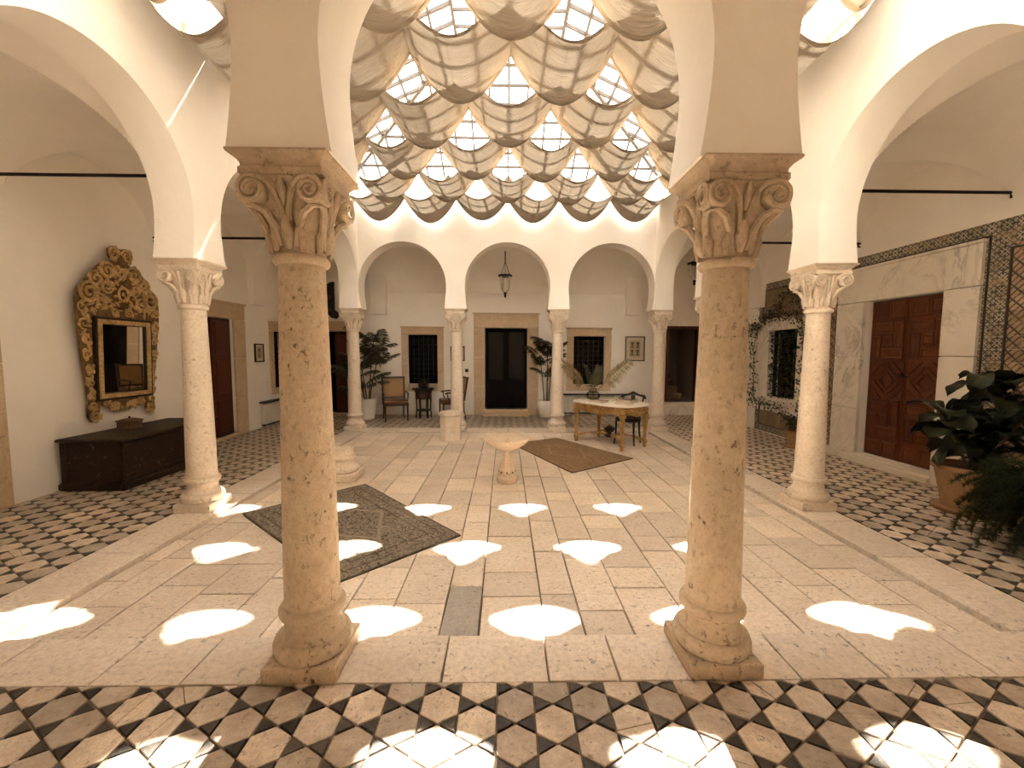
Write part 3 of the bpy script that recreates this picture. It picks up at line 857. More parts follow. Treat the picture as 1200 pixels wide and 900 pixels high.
# left wall door
d = empty('door_1', kind='structure'); o = H_LEFT[0]
surround(d, DOORSTONE, mpL, o, (6.82, 8.34, .0, 2.47), split_j=3)
recess('dark_room', d, mpL, *o, 1.2, DARKVOID); leaf(d, REDDARK, mpL, 7.50, 7.995, .07, 2.19, -.09, 3)
rbox(d, 'threshold', DOORSTONE, mpL, o[0], o[1], -.3, .03, 0, .06, .01)
# near left door frame at the picture edge
d = empty('door_2', kind='structure'); o = H_LEFT[2]
surround(d, DOORSTONE, mpL, o, (2.78, 4.33, .0, 2.47), split_j=3)
recess('dark_room', d, mpL, *o, 1.2, DARKVOID); leaf(d, REDDARK, mpL, 3.11, 3.54, .07, 2.19, -.2, 3); leaf(d, REDDARK, mpL, 3.56, 3.99, .07, 2.19, -.2, 3)
# back wall, left door
d = empty('door_3', kind='structure'); o = H_BACK[0]
surround(d, DOORSTONE, mpB, o, (-5.14, -3.82, .0, 2.33), split_j=2)
recess('dark_room', d, mpB, *o, 1.2, DARKVOID); leaf(d, REDDARK, mpB, -4.40, -4.06, .03, 2.11, -.18, 3)
# back wall, centre door
d = empty('door_4', kind='structure'); o = H_BACK[2]
surround(d, DOORSTONE, mpB, o, (-.84, .81, .0, 2.56), split_j=3)
recess('dark_room', d, mpB, *o, 2.2, DARKVOID)
rbox(d, 'doorstep', DOORSTONE, mpB, -.60, .57, -.3, .30, 0, .075, .01); rbox(d, 'doorstep', DOORSTONE, mpB, -.54, .51, -.3, .16, .075, .15, .01)
for (a, b) in ((-.55, -.02), (-.01, .52)):
    rbox(d, 'door_stile', DOORBLACK, mpB, a, a + .07, -.26, -.20, .155, 2.21); rbox(d, 'door_stile', DOORBLACK, mpB, b - .07, b, -.26, -.20, .155, 2.21)
    for z in (.155, .80, 2.12): rbox(d, 'door_rail', DOORBLACK, mpB, a + .07, b - .07, -.255, -.205, z, z + .09)
    rbox(d, 'kick_panel', DOORBLACK, mpB, a + .07, b - .07, -.245, -.215, .245, .80); rbox(d, 'door_glass', DARKGLASS, mpB, a + .07, b - .07, -.24, -.23, .89, 2.12)
# back wall, right door with stair behind
d = empty('door_5', kind='structure'); o = H_BACK[4]
STAIRWALL = plain('stairwell_wall', (.34, .27, .19), .9, var=.1)
recess('stairwell', d, mpB, *o, 1.7, STAIRWALL)
rbox(d, 'door_step', MARBLE, mpB, 4.04, 5.02, -.3, .06, 0, .34, .012)
for (a, b, z0, z1) in ((4.08, 4.15, .34, 2.29), (4.90, 4.97, .34, 2.29), (4.15, 4.90, 2.20, 2.29)): rbox(d, 'door_frame', REDDARK, mpB, a, b, -.2, -.02, z0, z1, .006)
for k in range(4):
    st = rbox(d, 'stair', plain('stair_stone', (.3, .25, .18), .7) if k == 0 else bpy.data.materials['stair_stone'], mpB, 4.10, 4.72, -TH - 1.5, -TH - .15 - .27 * k, .34 + .17 * k, .34 + .17 * (k + 1))
    for i in range(5): 
        q = rbox(st, 'riser_tile', TILE_MOTTLE, mpB, 4.11 + .122 * i, 4.225 + .122 * i, -TH - .16 - .27 * k, -TH - .142 - .27 * k, .35 + .17 * k, .50 + .17 * k)
        q.location = Vector(q.location) - Vector(st.location)
# right wall: carved double door in a marble surround
d = empty('door_6', kind='structure'); o = H_RIGHT[0]
surround(d, MARBLE, mpR, o, (4.62, 6.62, .0, 2.83), .05, 3)
recess('dark_room', d, mpR, *o, .5, DARKVOID)
rbox(d, 'threshold', MARBLE, mpR, 4.95, 6.30, -.3, .14, 0, .09, .012); rbox(d, 'marble_skirting', MARBLE, mpR, 4.62, 4.95, 0, .10, 0, .13, .012); rbox(d, 'marble_skirting', MARBLE, mpR, 6.30, 6.62, 0, .10, 0, .13, .012)
rows = []
def carved_leaf(u0, u1):
    z0, z1 = .10, 2.35; dd = -.10
    lf = rbox(d, 'door_leaf', REDWOOD, mpR, u0, u1, dd - .05, dd, z0, z1); base = Vector(lf.location); w = u1 - u0
    def pn(a, b, p, q, name='carved_panel', h=.022):
        A0, A1 = u0 + w * a, u0 + w * b; C0, C1 = z0 + (z1 - z0) * p, z0 + (z1 - z0) * q
        m = .008
        cu, cz = (A0 + A1) / 2, (C0 + C1) / 2; hu, hz = (A1 - A0) / 2 - m, (C1 - C0) / 2 - m
        mb = MB(); vs_ = []; lev = [(0, 0), (0, h), (.018, h), (.026, h * .35), (.042, h * .35), (.055, h * .8)]
        for (i, t) in lev:
            i = min(i, min(hu, hz) * .85)
            vs_ += [(-t, -hu + i, -hz + i), (-t, hu - i, -hz + i), (-t, hu - i, hz - i), (-t, -hu + i, hz - i)]
        n = len(lev); mb.add(vs_, [tuple(4*(n-1)+i for i in range(4))] + [(4*k+i, 4*k+(i+1) % 4, 4*k+4+(i+1) % 4, 4*k+4+i) for k in range(n-1) for i in range(4)])
        mb.build(name, REDWOOD, lf, Vector((XR - dd, cu, cz)) - base, sharp=None)
    e1, e2 = .06, .94
    for (z, q) in ((.885, .985), (.015, .12)): pn(e1, .5, z, q); pn(.5, e2, z, q)
    for (z, q) in ((.63, .87), (.135, .37)):
        h = (q - z) / 3
        pn(e1, .34, z + h, q); pn(.34, e2, z + 2 * h, q); pn(.34, .66, z + h, z + 2 * h); pn(.66, e2, z, z + 2 * h); pn(e1, .66, z, z + h)
    # interlaced diagonal strips in the middle
    zc = z0 + (z1 - z0) * .5; half = .13 * (z1 - z0); wu = w * .44
    for sx in (1, -1):
        for sz in (1, -1):
            for (cu, cz_, L) in ((.06, .06, .15), (.105, .105, .27), (.145, .195, .25)):
                mb = MB(); mb.cbox((0, 0, 0), (.022, .036, L), bev=.006)
                mb.build('diagonal_strip', REDWOOD, lf, Vector((XR - dd - .008, (u0 + u1) / 2 + cu * sx, zc + cz_ * sz)) - base, (PI / 4 * sx * sz, 0, 0), sharp=None)
    for z in (.375, .62): rbox_z = pn(e1, e2, z - .004, z + .012, 'rail', .026)
    pn(0, .05, 0, 1, 'stile', .014); pn(.95, 1, 0, 1, 'stile', .014)
    return lf
carved_leaf(5.015, 5.565); lf2 = carved_leaf(5.575, 6.125)
MB().lathe([(.03, 0), (.03, .012), (.012, .02), (.012, .04), (.022, .05), (.0, .062)], 12, M=Matrix.Rotation(-PI / 2, 4, 'Y')).build('door_knocker', BLACKMETAL, d, (XR + .095, 5.60, 1.32))
MB().tube([(-.03, .0, 0), (-.05, .05, -.01), (-.05, .12, -.015)], .009, 6).build('door_latch', BLACKMETAL, d, (XR + .10, 5.48, 1.30))
# right wall window with marble frame
gridwindow('window_4', mpR, H_RIGHT[1], (7.25, 8.64, .55, 2.24), MARBLE, 6, 10)

# ------------------------------------------------------------------ wall tile panels
def tile_panel(name, label, u0, u1, z0, z1, skip, border):
    root = empty(name, (XR, (u0 + u1) / 2, z0), label=label, cat='tile panel')
    c = Vector(root.location); s = .14
    def mk(): return None
    meshes = {}
    nu, nz = round((u1 - u0) / s), round((z1 - z0) / s); su, sz = (u1 - u0) / nu, (z1 - z0) / nz
    for key, m in (('s', TILE_STAR), ('d', TILE_DIAG), ('m', TILE_MOTTLE)):
        meshes[key] = MB().box((-.014, -su / 2 + .001, -sz / 2 + .001), (-.0005, su / 2 - .001, sz / 2 - .001)).mesh('wall_tile', m, None)
    for i in range(nu):
        for j in range(nz):
            u = u0 + su * (i + .5); z = z0 + sz * (j + .5)
            if any(a < u < b and p < z < q for (a, b, p, q) in skip): continue
            link('wall_tile', meshes[border(i, j, nu, nz, u, z)], root, Vector((XR, u, z)) - c)
    return root
near = tile_panel('tile_panel', 'patterned wall tiles beside and above the carved red door', 3.10, 6.78, 0.0, 3.03, [(4.60, 6.70, 0, 2.87)],
    lambda i, j, nu, nz, u, z: 's' if (z > 2.72 or 4.40 < u < 4.62) else 'd')
for (a, b, p, q) in ((4.575, 4.595, 0, 2.87), (4.595, 6.66, 2.872, 2.892), (4.365, 4.385, 0, 2.72), (3.1, 4.385, 2.70, 2.72), (6.645, 6.665, 0, 2.87)):
    rbox(near, 'border_strip', TILE_BLACK, mpR, a, b, 0, .022, p, q).location -= near.location
far = tile_panel('tile_panel', 'weathered wall tiles around the ivy-grown barred window', 6.80, 8.72, .02, 3.0, [(7.22, 8.66, .50, 2.28)],
    lambda i, j, nu, nz, u, z: 's' if (i in (0, nu - 1) or j in (0, nz - 1)) else 'm')
for (a, b, p, q) in ((6.93, 6.945, .15, 2.86), (8.575, 8.59, .15, 2.86), (6.93, 8.59, .15, .165), (6.93, 8.59, 2.85, 2.865)):
    rbox(far, 'border_strip', TILE_BLACK, mpR, a, b, 0, .022, p, q).location -= far.location

# ------------------------------------------------------------------ iron tie rods
for (xa, xb, y, z, lab) in ((-XO - T, XL, 4.34, 3.32, 'black iron tie rod across the left gallery, above the mirror'), (-XO - T, XL, 6.32, 3.24, 'black iron tie rod across the left gallery, near the dark red door'),
                            (XO + T, XR, 4.42, 3.28, 'black iron tie rod across the right gallery, above the carved door'), (XO + T, XR, 6.32, 3.24, 'black iron tie rod across the right gallery, above the barred window')):
    s = 1 if xb > xa else -1
    o = empty('tie_rod', (xa, y, z), label=lab, cat='tie rod', group='tie rods across the galleries')
    MB().tube([(-.05 * s, 0, 0), (xb - xa, 0, 0)], .017, 8).build('rod', BLACKMETAL, o)
    MB().tube([(xb - xa - .03 * s, 0, 0), (xb - xa - .03 * s, 0, -.05), (xb - xa, 0, -.05)], .012, 6).build('wall_hook', BLACKMETAL, o)

# ------------------------------------------------------------------ gilt mirror on the left wall
def scroll(mb, u, v, r, turns, a0, sg, th, d=.05):
    pts, rad = [], []
    n = int(14 * turns) + 6
    for k in range(n):
        t = k / (n - 1); a = a0 + sg * turns * 2 * PI * t; rr = r * (1 - t) ** .8 + th * .5
        pts.append((d + th * .3 * t, u + rr * math.cos(a), v + rr * math.sin(a))); rad.append(th * (.7 + .5 * math.sin(PI * min(1, t * 1.1))))
    mb.tube(pts, rad, 6)
mroot = empty('wall_mirror', (XL, 5.60, .72), label='ornate carved gilt mirror with scrolled crest on the left wall', cat='mirror')
half = [(0, 2.90), (.09, 2.925), (.155, 2.88), (.15, 2.80), (.105, 2.735), (.17, 2.69), (.27, 2.67), (.34, 2.60), (.40, 2.50), (.45, 2.46), (.47, 2.40), (.55, 2.34), (.585, 2.22), (.58, 2.02), (.555, 1.80), (.535, 1.55), (.50, 1.30), (.475, 1.08), (.455, .97), (.475, .90), (.475, .80), (.43, .73), (.37, .74), (.345, .82), (.33, .92), (.24, .90), (.14, .85), (.06, .82), (0, .815)]
poly = half + [(-u, v) for (u, v) in reversed(half[1:-1])]
poly = [(u, v - .72) for (u, v) in poly]
MB().prism(poly, .012, .045, mp=lambda u, v, h: (h, u, v)).build('backboard', GILTDARK, mroot, sharp=None)
def fr_(name, m, u, z0, z1, t, d0, d1):
    for (a, b, p, q) in ((-u, -u + t, z0, z1), (u - t, u, z0, z1), (-u + t, u - t, z0, z0 + t), (-u + t, u - t, z1 - t, z1)):
        MB().box((d0, a, p - .72), (d1, b, q - .72), bev=.006).build(name, m, mroot, sharp=None)
fr_('black_frame', BLACKWOOD, .405, .98, 2.02, .028, .02, .085); fr_('gilt_frame', GILT, .377, 1.008, 1.992, .055, .02, .095); fr_('inner_frame', BLACKWOOD, .322, 1.063, 1.937, .012, .02, .08)
MB().box((.02, -.312, 1.07 - .72), (.06, .312, 1.93 - .72)).build('mirror_glass', MIRROR, mroot, sharp=None)
sc = [(.09, 2.83, .075, 1.7, PI, -1), (.19, 2.60, .10, 1.6, PI * .9, -1), (.34, 2.48, .085, 1.5, PI * .5, -1), (.43, 2.30, .115, 1.7, PI * .6, -1), (.29, 2.22, .085, 1.6, 0, 1), (.20, 2.40, .075, 1.5, PI, 1),
      (.52, 2.12, .055, 1.4, PI / 2, -1), (.50, 1.93, .065, 1.4, -PI / 2, 1), (.475, 1.74, .055, 1.4, PI / 2, -1), (.47, 1.56, .055, 1.4, -PI / 2, 1), (.45, 1.38, .05, 1.4, PI / 2, -1), (.445, 1.21, .045, 1.4, -PI / 2, 1), (.43, 1.06, .04, 1.4, PI / 2, -1),
      (.405, .80, .06, 1.8, PI / 2, -1), (.42, .93, .045, 1.3, -PI / 2, 1), (.25, .935, .04, 1.4, PI, -1), (.13, .90, .045, 1.4, 0, 1), (.10, 2.10, .05, 1.4, PI, 1), (.06, 2.62, .05, 1.3, 0, 1)]
for (u, v, r, tn, a0, sg) in sc:
    for s in (1, -1):
        mb = MB(); scroll(mb, s * u, v - .72, r, tn, a0 if s > 0 else PI - a0, sg * s, max(.011, r * .2))
        for q in range(3):
            a = random.uniform(0, 6.28); mb.ball((.05, s * u + math.cos(a) * r * 1.05, v - .72 + math.sin(a) * r * 1.05), (.022, .024, .03), 7, 4)
        mb.build('scroll', GILT, mroot, sharp=60)
mb = MB(); ring = [(.075, math.cos(a) * .07, 2.33 - .72 + math.sin(a) * .085) for a in [2 * PI * k / 24 for k in range(25)]]
mb.tube(ring, .016, 6, cap=False); md = mb.build('medallion', GILT, mroot)
MB().ball((.045, 0, 2.33 - .72), (.02, .055, .07), 12, 6).build('medallion_face', BLACKWOOD, md); MB().ball((.068, 0, 2.335 - .72), (.012, .022, .032), 10, 6).build('medallion_head', GILT, md)
for k in range(150):
    t = random.random(); sd = random.choice((-1, 1))
    if t < .5: u, v = sd * random.uniform(.0, .46), random.uniform(2.06, 2.62)
    elif t < .9: v = random.uniform(1.0, 2.1); u = sd * (random.uniform(.425, .465) + (v - 1) * random.uniform(0, .08))
    else: u, v = sd * random.uniform(0, .3), random.uniform(.86, .95)
    if v > 2.3 and abs(u) > .46 - (v - 2.3) * .75: continue
    mb = MB(); a = random.uniform(0, PI)
    mb.ball((0, 0, 0), (.02, random.uniform(.012, .02), random.uniform(.03, .055)), 7, 4, M=Matrix.Rotation(a, 4, 'X'))
    mb.build('leaf_carving', GILT, mroot, (.047, u, v - .72), sharp=60)
mroot.rotation_euler = (0, .035, 0)
mroot.location.x = XL + .03

# ------------------------------------------------------------------ chest and casket
def make_chest_mat():
    t = NT('painted_chest_wood'); p = t.obj(); g = t.noise(t.map(p, (3, 2, 12)), 3, 5, .65)
    c = t.mix(t.rng(g, .3, .7), (.013, .008, .005), (.036, .020, .011))
    f = t.math('MULTIPLY', t.rng(t.noise(p, 22, 5, .8), .60, .66), t.rng(t.noise(p, 3.2, 3), .44, .54))
    c = t.mix(t.math('MULTIPLY', f, .8), c, (.30, .20, .12)); t.bump(g, .3, .005)
    return t.fin(c, .55, 0, .2)
CHEST = make_chest_mat()
ch = empty('wooden_chest', (-4.755, 5.55, 0), label='long dark painted wooden chest under the gilt mirror', cat='chest')
MB().box((-.34, -.76, .09), (.34, .76, .555), bev=.004).build('body', CHEST, ch, sharp=None)
MB().box((-.365, -.79, .0), (.375, .79, .09), bev=.018).build('plinth', CHEST, ch, sharp=None)
MB().box((-.36, -.80, .56), (.385, .80, .60), bev=.012).build('lid', CHEST, ch, sharp=None)
for y in (-.72, .72): MB().box((.338, y - .04, .09), (.352, y + .04, .555), bev=.004).build('corner_stile', CHEST, ch, sharp=None)
for z in (.105, .50): MB().box((.338, -.68, z), (.350, .68, z + .045), bev=.004).build('front_rail', CHEST, ch, sharp=None)
for x_ in (-.30, .30): MB().box((x_ - .04, -.772, .09), (x_ + .04, -.758, .555), bev=.003).build('side_stile', CHEST, ch, sharp=None)
MB().ball((.352, .1, .50), (.012, .03, .035), 8, 5).build('lock_plate', BLACKMETAL, ch)
bx = empty('casket', (-4.93, 5.50, .60), .3, label='small octagonal lidded casket standing on the dark chest', cat='box')
CASK = plain('casket_wood', (.14, .085, .045), .6, var=.4, scale=25, bump=.4)
MB().lathe([(.135, 0), (.14, .012), (.125, .02), (.125, .085), (.132, .09)], 8, ph=PI / 8).build('body', CASK, bx, sharp=25)
MB().lathe([(.14, .092), (.14, .105), (.06, .125), (.03, .128)], 8, ph=PI / 8).build('lid', CASK, bx, sharp=25)
MB().lathe([(.006, .125), (.012, .138), (.014, .146), (.0, .158)], 10).build('knob', BLACKMETAL, bx)

# ------------------------------------------------------------------ radiators
def radiator(mp, u0, u1, label):
    c = mp((u0 + u1) / 2, -.09 / TH, 0)
    r = empty('radiator', c, label=label, cat='radiator'); L = Vector(c)
    def rb(*a, **k):
        o = rbox(r, *a, **k); o.location = Vector(o.location) - L; return o
    rb('back_panel', RADWHITE, mp, u0, u1, .02, .05, .08, .50)
    n = int((u1 - u0) / .062)
    for i in range(n):
        u = u0 + (u1 - u0) * (i + .5) / n; rb('fin', RADWHITE, mp, u - .016, u + .016, .05, .115, .075, .505, .012)
    rb('shelf', BLACKWOOD, mp, u0 - .03, u1 + .03, .0, .15, .525, .55, .004); rb('bottom_rail', BLACKWOOD, mp, u0, u1, .03, .09, .045, .062)
    for u in (u0 + .1, u1 - .1): rb('foot', RADWHITE, mp, u - .02, u + .02, .03, .09, 0, .08)
radiator(mpL, 8.78, 10.35, 'white ribbed radiator on the left wall below the small window'); radiator(mpB, 1.48, 3.12, 'white ribbed radiator below the back window behind the gilded table')

# ------------------------------------------------------------------ framed pictures, switch
def picture(mp, u0, u1, z0, z1, label, figs):
    c = Vector(mp((u0 + u1) / 2, -.012 / TH, z0)); r = empty('framed_picture', c, label=label, cat='picture')
    def rb(*a, **k):
        o = rbox(r, *a, **k); o.location = Vector(o.location) - c; return o
    t = .025
    for (a, b, p, q) in ((u0, u0 + t, z0, z1), (u1 - t, u1, z0, z1), (u0 + t, u1 - t, z0, z0 + t), (u0 + t, u1 - t, z1 - t, z1)): rb('frame_bar', BLACKWOOD, mp, a, b, .0, .03, p, q)
    rb('mount', PAPER, mp, u0 + t, u1 - t, .0, .015, z0 + t, z1 - t)
    w, h = u1 - u0, z1 - z0
    PRINT = bpy.data.materials.get('print_paper') or plain('print_paper', (.42, .34, .235), .8, var=.1, scale=20)
    INK = bpy.data.materials.get('print_ink') or plain('print_ink', (.09, .065, .04), .8, var=.3, scale=30)
    rb('print', PRINT, mp, u0 + w * .22, u1 - w * .22, .015, .0165, z0 + h * .18, z1 - h * .18)
    for (fu, fz, fw_, fh) in figs:
        pts = [(-.5, 0), (-.45, .12), (-.15, .2), (-.18, .55), (-.4, .85), (-.3, 1), (.3, 1), (.4, .85), (.18, .55), (.15, .2), (.45, .12), (.5, 0)]
        P = [(u0 + w * fu + x * w * fw_, z0 + h * fz + y * h * fh) for x, y in pts]
        mb = MB(); mb.prism(P, .0165, .018, mp=lambda u, z, d_: tuple(Vector(mp(u, -d_ / TH, z)) - c)); mb.build('printed_figure', INK, r, sharp=None)
picture(mpL, 8.66, 8.97, 1.38, 1.76, 'small framed print on the left wall beside the dark red door', [(.5, .28, .22, .45)])
picture(mpB, 3.03, 3.53, 1.39, 2.02, 'framed print of four figures on the back wall right of the window', [(.36, .54, .22, .22), (.64, .54, .22, .22), (.36, .24, .22, .22), (.64, .24, .22, .22)])
picture(mpB, -1.43, -1.07, 1.38, 1.75, 'framed print half hidden by the column left of the centre door', [(.5, .28, .25, .45)])
o = empty('wall_switch', (-1.02, YB, 1.135), label='small dark switch plate on the back wall left of the centre door', cat='switch')
MB().box((-.042, -.014, -.042), (.042, 0, .042), bev=.004).build('plate', BLACKWOOD, o, sharp=None); MB().box((-.012, -.022, -.02), (.012, -.014, .02)).build('toggle', BLACKMETAL, o, sharp=None)

# ------------------------------------------------------------------ carved plaque above the back left door
pq = empty('carved_plaque', (-4.42, YB - .005, 2.44), label='dark carved wooden plaque above the back left door', cat='plaque')
out = [(-.30, .10), (-.2, .04), (-.05, .09), (.02, .01), (.14, -.02), (.2, .05), (.18, .15), (.10, .2), (.10, .9), (.0, .88), (-.05, .84), (-.12, .86), (-.2, .75), (-.3, .72)]
MB().prism(list(reversed(out)), 0, .05, mp=lambda u, v, h: (u, -h, v)).build('board', BLACKWOOD, pq, sharp=None)
for (u, v, r) in ((.12, .07, .06), (-.08, .78, .05), (0, .2, .05), (-.02, .5, .06), (-.18, .3, .07), (-.18, .6, .06)):
    mb = MB(); pts = [(u + r * (1 - k / 24) * math.cos(k * .5), -.055, v + r * (1 - k / 24) * math.sin(k * .5)) for k in range(25)]
    mb.tube(pts, .012, 6); mb.build('carved_scroll', DARKWOOD, pq)

# ------------------------------------------------------------------ hanging lanterns
def lantern(x, y, ztop, zrim, label, star=False):
    r = empty('hanging_lantern', (x, y, ztop), label=label, cat='lantern', group='glass lanterns in the galleries')
    h = zrim - ztop
    MB().tube([(0, 0, .12), (0, 0, -.14)], .012, 6).build('ceiling_hook', BLACKMETAL, r)
    for k in range(3):
        a = 2 * PI * k / 3 + .5; MB().tube([(0, 0, -.13), (.13 * math.cos(a), .13 * math.sin(a), h)], .006, 5).build('chain', BLACKMETAL, r)
    MB().lathe([(.125, h - .012), (.16, h - .012), (.165, h + .004), (.16, h + .02), (.125, h + .02), (.125, h - .012)], 24).build('rim', BLACKMETAL, r)
    MB().lathe([(.125, h), (.127, h - .10), (.118, h - .22), (.092, h - .31), (.05, h - .365), (.02, h - .385)], 24).build('glass_bell', CLEARGLASS, r)
    MB().lathe([(.0, h - .50), (.012, h - .48), (.028, h - .45), (.02, h - .41), (.035, h - .395), (.04, h - .38), (.0, h - .37)], 12).build('finial', BLACKMETAL, r)
    MB().lathe([(.02, h - .30), (.02, h - .22), (.028, h - .2), (.03, h - .10), (.012, h - .06), (.0, h - .04)], 12).build('candle', PAPER, r)
lantern(-.046, 9.70, 3.78, 3.33, 'glass bell lantern hanging in front of the centre door')
lantern(4.25, 9.62, 3.85, 3.62, 'dark glass lantern hanging in the right back corner')

# ------------------------------------------------------------------ fountain, stump, loose column base
ft = empty('stone_fountain', (-.02, 5.22, -.03), label='pale marble bird-bath fountain on a waisted pedestal in mid courtyard', cat='fountain')
FST = stone('fountain_stone', (.60, .46, .32), (.72, .58, .44), 6, .3, 40, .6, 0, .3, obj=True)
MB().lathe([(.125, 0), (.135, .02), (.13, .06), (.115, .075), (.112, .09), (.10, .10)], 24).build('foot', FST, ft)
MB().lathe([(.092, .10), (.104, .125), (.105, .15), (.09, .20), (.068, .28), (.052, .35), (.048, .40)], 8, ph=PI / 8).build('pedestal', FST, ft, sharp=25)
for k in range(8):
    a = 2 * PI * k / 8; MB().ball((.098 * math.cos(a), .098 * math.sin(a), .135), .011, 8, 5).build('boss', BLACKWOOD, ft)
mb = MB(); vs_ = []; n = 40
prf = [(.04, .395), (.09, .41), (.16, .44), (.23, .485), (.28, .53), (.295, .555), (.29, .57), (.27, .568), (.24, .545), (.15, .51), (.06, .495), (.0, .49)]
for (r, z) in prf:
    for i in range(n):
        a = 2 * PI * i / n; k = 1 + .012 * math.cos(8 * a) * (r / .295); vs_.append((r * k * math.cos(a), r * k * math.sin(a), z))
mb.add(vs_, [(j*n+i, j*n+(i+1) % n, (j+1)*n+(i+1) % n, (j+1)*n+i) for j in range(len(prf)-1) for i in range(n)]); mb.build('bowl', FST, ft)
mb = MB().lathe([(.045, .485), (.045, .535), (.03, .54), (.03, .53), (.0, .53)], 4, ph=PI / 4); mb.build('spout', DOORSTONE, ft, sharp=25)
MB().ball((-.30, -.03, .55), (.04, .025, .018), 8, 5).build('lip', FST, ft)

sp = empty('stone_stump', (-1.06, 7.78, -.03), label='octagonal pale stone stump with a moulded cap before the back column', cat='stone stump')
MB().lathe([(.205, 0), (.21, .02), (.195, .05), (.192, .44), (.20, .45)], 8, ph=PI / 8).build('shaft', COLPALE, sp, sharp=25)
MB().lathe([(.20, .45), (.222, .47), (.222, .50), (.205, .53), (.12, .545), (.10, .535), (.0, .535)], 8, ph=PI / 8).build('cap', COLPALE, sp, sharp=25)
cb = empty('column_base', (-2.14, 5.36, -.03), label='loose antique column base without a shaft behind the foreground column', cat='column base')
MB().box((-.21, -.21, 0), (.21, .21, .10), bev=.01).build('plinth', COLPALE, cb)
MB().lathe([(.19, .10), (.205, .12), (.205, .15), (.185, .175), (.165, .19), (.152, .22), (.15, .25), (.165, .265), (.17, .28), (.165, .30), (.148, .31), (.14, .36), (.145, .40), (.12, .405), (.11, .385), (.0, .385)], 32).build('moulded_drum', COLPALE, cb)

# ------------------------------------------------------------------ rugs
def fl(p, z=-.02):
    k = (1.6 - z) / 1.6; return ((p[0] - CX) * k + CX, p[1] * k)
def rug(name, cs, mat, label):
    cs = [Vector((*fl(c), 0)) for c in cs]; c = sum(cs, Vector()) / 4
    N = 24; mb = MB(); vt, vb, uvs = [], [], []
    for j in range(N + 1):
        for i in range(N + 1):
            s, t = i / N, j / N
            p = cs[0] * (1-s) * (1-t) + cs[1] * s * (1-t) + cs[2] * s * t + cs[3] * (1-s) * t - c
            w = .004 * math.sin(9 * s + 3 * t) * math.sin(5 * t + 2 * s)
            ed = .006 * math.sin(14 * t + 2) * (1 if i in (0, N) else 0)
            vt.append((p.x + ed, p.y + ed, .010 + abs(w))); vb.append((p.x + ed, p.y + ed, 0)); uvs.append((s, t))
    n = (N + 1) ** 2; W = N + 1
    fs = [(j*W+i, j*W+i+1, (j+1)*W+i+1, (j+1)*W+i) for j in range(N) for i in range(N)]
    bd = [i for i in range(W)] + [j*W+N for j in range(1, W)] + [N*W+i for i in range(N-1, -1, -1)] + [j*W for j in range(N-1, 0, -1)]
    mb.add(vt + vb, fs + [(n + a, n + b, b, a) for a, b in zip(bd, bd[1:] + bd[:1])])
    me = mb.mesh(name, mat, 60); ul = me.uv_layers.new(name='UVMap')
    for lp in me.loops: ul.data[lp.index].uv = uvs[lp.vertex_index % n]
    o = link(name, me, None, (c.x, c.y, -.029)); tag(o, label, 'rug')
rug('patterned_rug', [(-2.649, 4.09), (-1.212, 2.826), (-.434, 3.584), (-1.743, 5.031)], make_rug('dark_patterned_rug', (.23, .19, .145), (.075, .06, .045), (.38, .31, .23), .96, .6), 'dark grey-brown patterned rug lying askew in the left foreground')
rug('worn_rug', [(.08, 7.281), (.847, 5.493), (1.908, 6.263), (.925, 7.80)], make_rug('worn_brown_rug', (.27, .175, .10), (.17, .105, .055), (.36, .25, .15), .94, .58), 'worn plain brown rug lying askew beside the fountain')

# ------------------------------------------------------------------ gilded table
tb = empty('gilded_table', (1.83, 7.42, -.03), -.94, label='gilded carved table with a shaped marble top and four turned legs', cat='table')
def outline(a, b, wv, n=64):
    P = []
    for i in range(n):
        t = 2 * PI * i / n; c, s = math.cos(t), math.sin(t); ex = 4.5
        r = (abs(c) ** ex + abs(s) ** ex) ** (-1 / ex); k = 1 + wv * math.cos(4 * t)
        P.append((a * r * c * k, b * r * s * k))
    return P
MB().prism(outline(.66, .44, .025), .735, .765, bev=.008).build('marble_top', MARBLE, tb, sharp=50)
mb = MB(); O = outline(.60, .38, .02, 96); n = len(O)
vs_ = []
for i, (x_, y_) in enumerate(O):
    dz = .115 + .04 * abs(math.sin(i * PI / 8)) + (.03 if i % 48 in (22, 23, 24, 25, 26, 46, 47, 0, 1, 2) else 0)
    vs_ += [(x_, y_, .735), (x_ * 1.015, y_ * 1.02, .70), (x_, y_, .735 - dz), (x_ * .95, y_ * .93, .735 - dz), (x_ * .95, y_ * .93, .735)]
mb.add(vs_, [(5*i+k, 5*((i+1) % n)+k, 5*((i+1) % n)+(k+1) % 5, 5*i+(k+1) % 5) for i in range(n) for k in range(5)])
ap = mb.build('carved_apron', GILTWOOD, tb, sharp=50)
for i in range(0, n, 6):
    x_, y_ = O[i]; MB().ball((x_ * 1.01, y_ * 1.015, .675), (.03, .03, .022), 7, 5).build('apron_leaf', GILTWOOD, ap)
legp = [(.014, 0), (.022, .01), (.026, .035), (.016, .06), (.03, .075), (.036, .10), (.03, .125), (.016, .14), (.02, .16), (.026, .30), (.034, .46), (.038, .52), (.026, .535), (.042, .55), (.05, .575), (.044, .60), (.03, .615), (.045, .63), (.045, .70)]
lm = MB().lathe([(r * 1.25, z) for r, z in legp], 16).mesh('turned_leg', GILTWOOD, 40)
LP = [(-.52, -.31), (.52, -.31), (.52, .31), (-.52, .31)]
for (x_, y_) in LP: link('turned_leg', lm, tb, (x_, y_, 0))
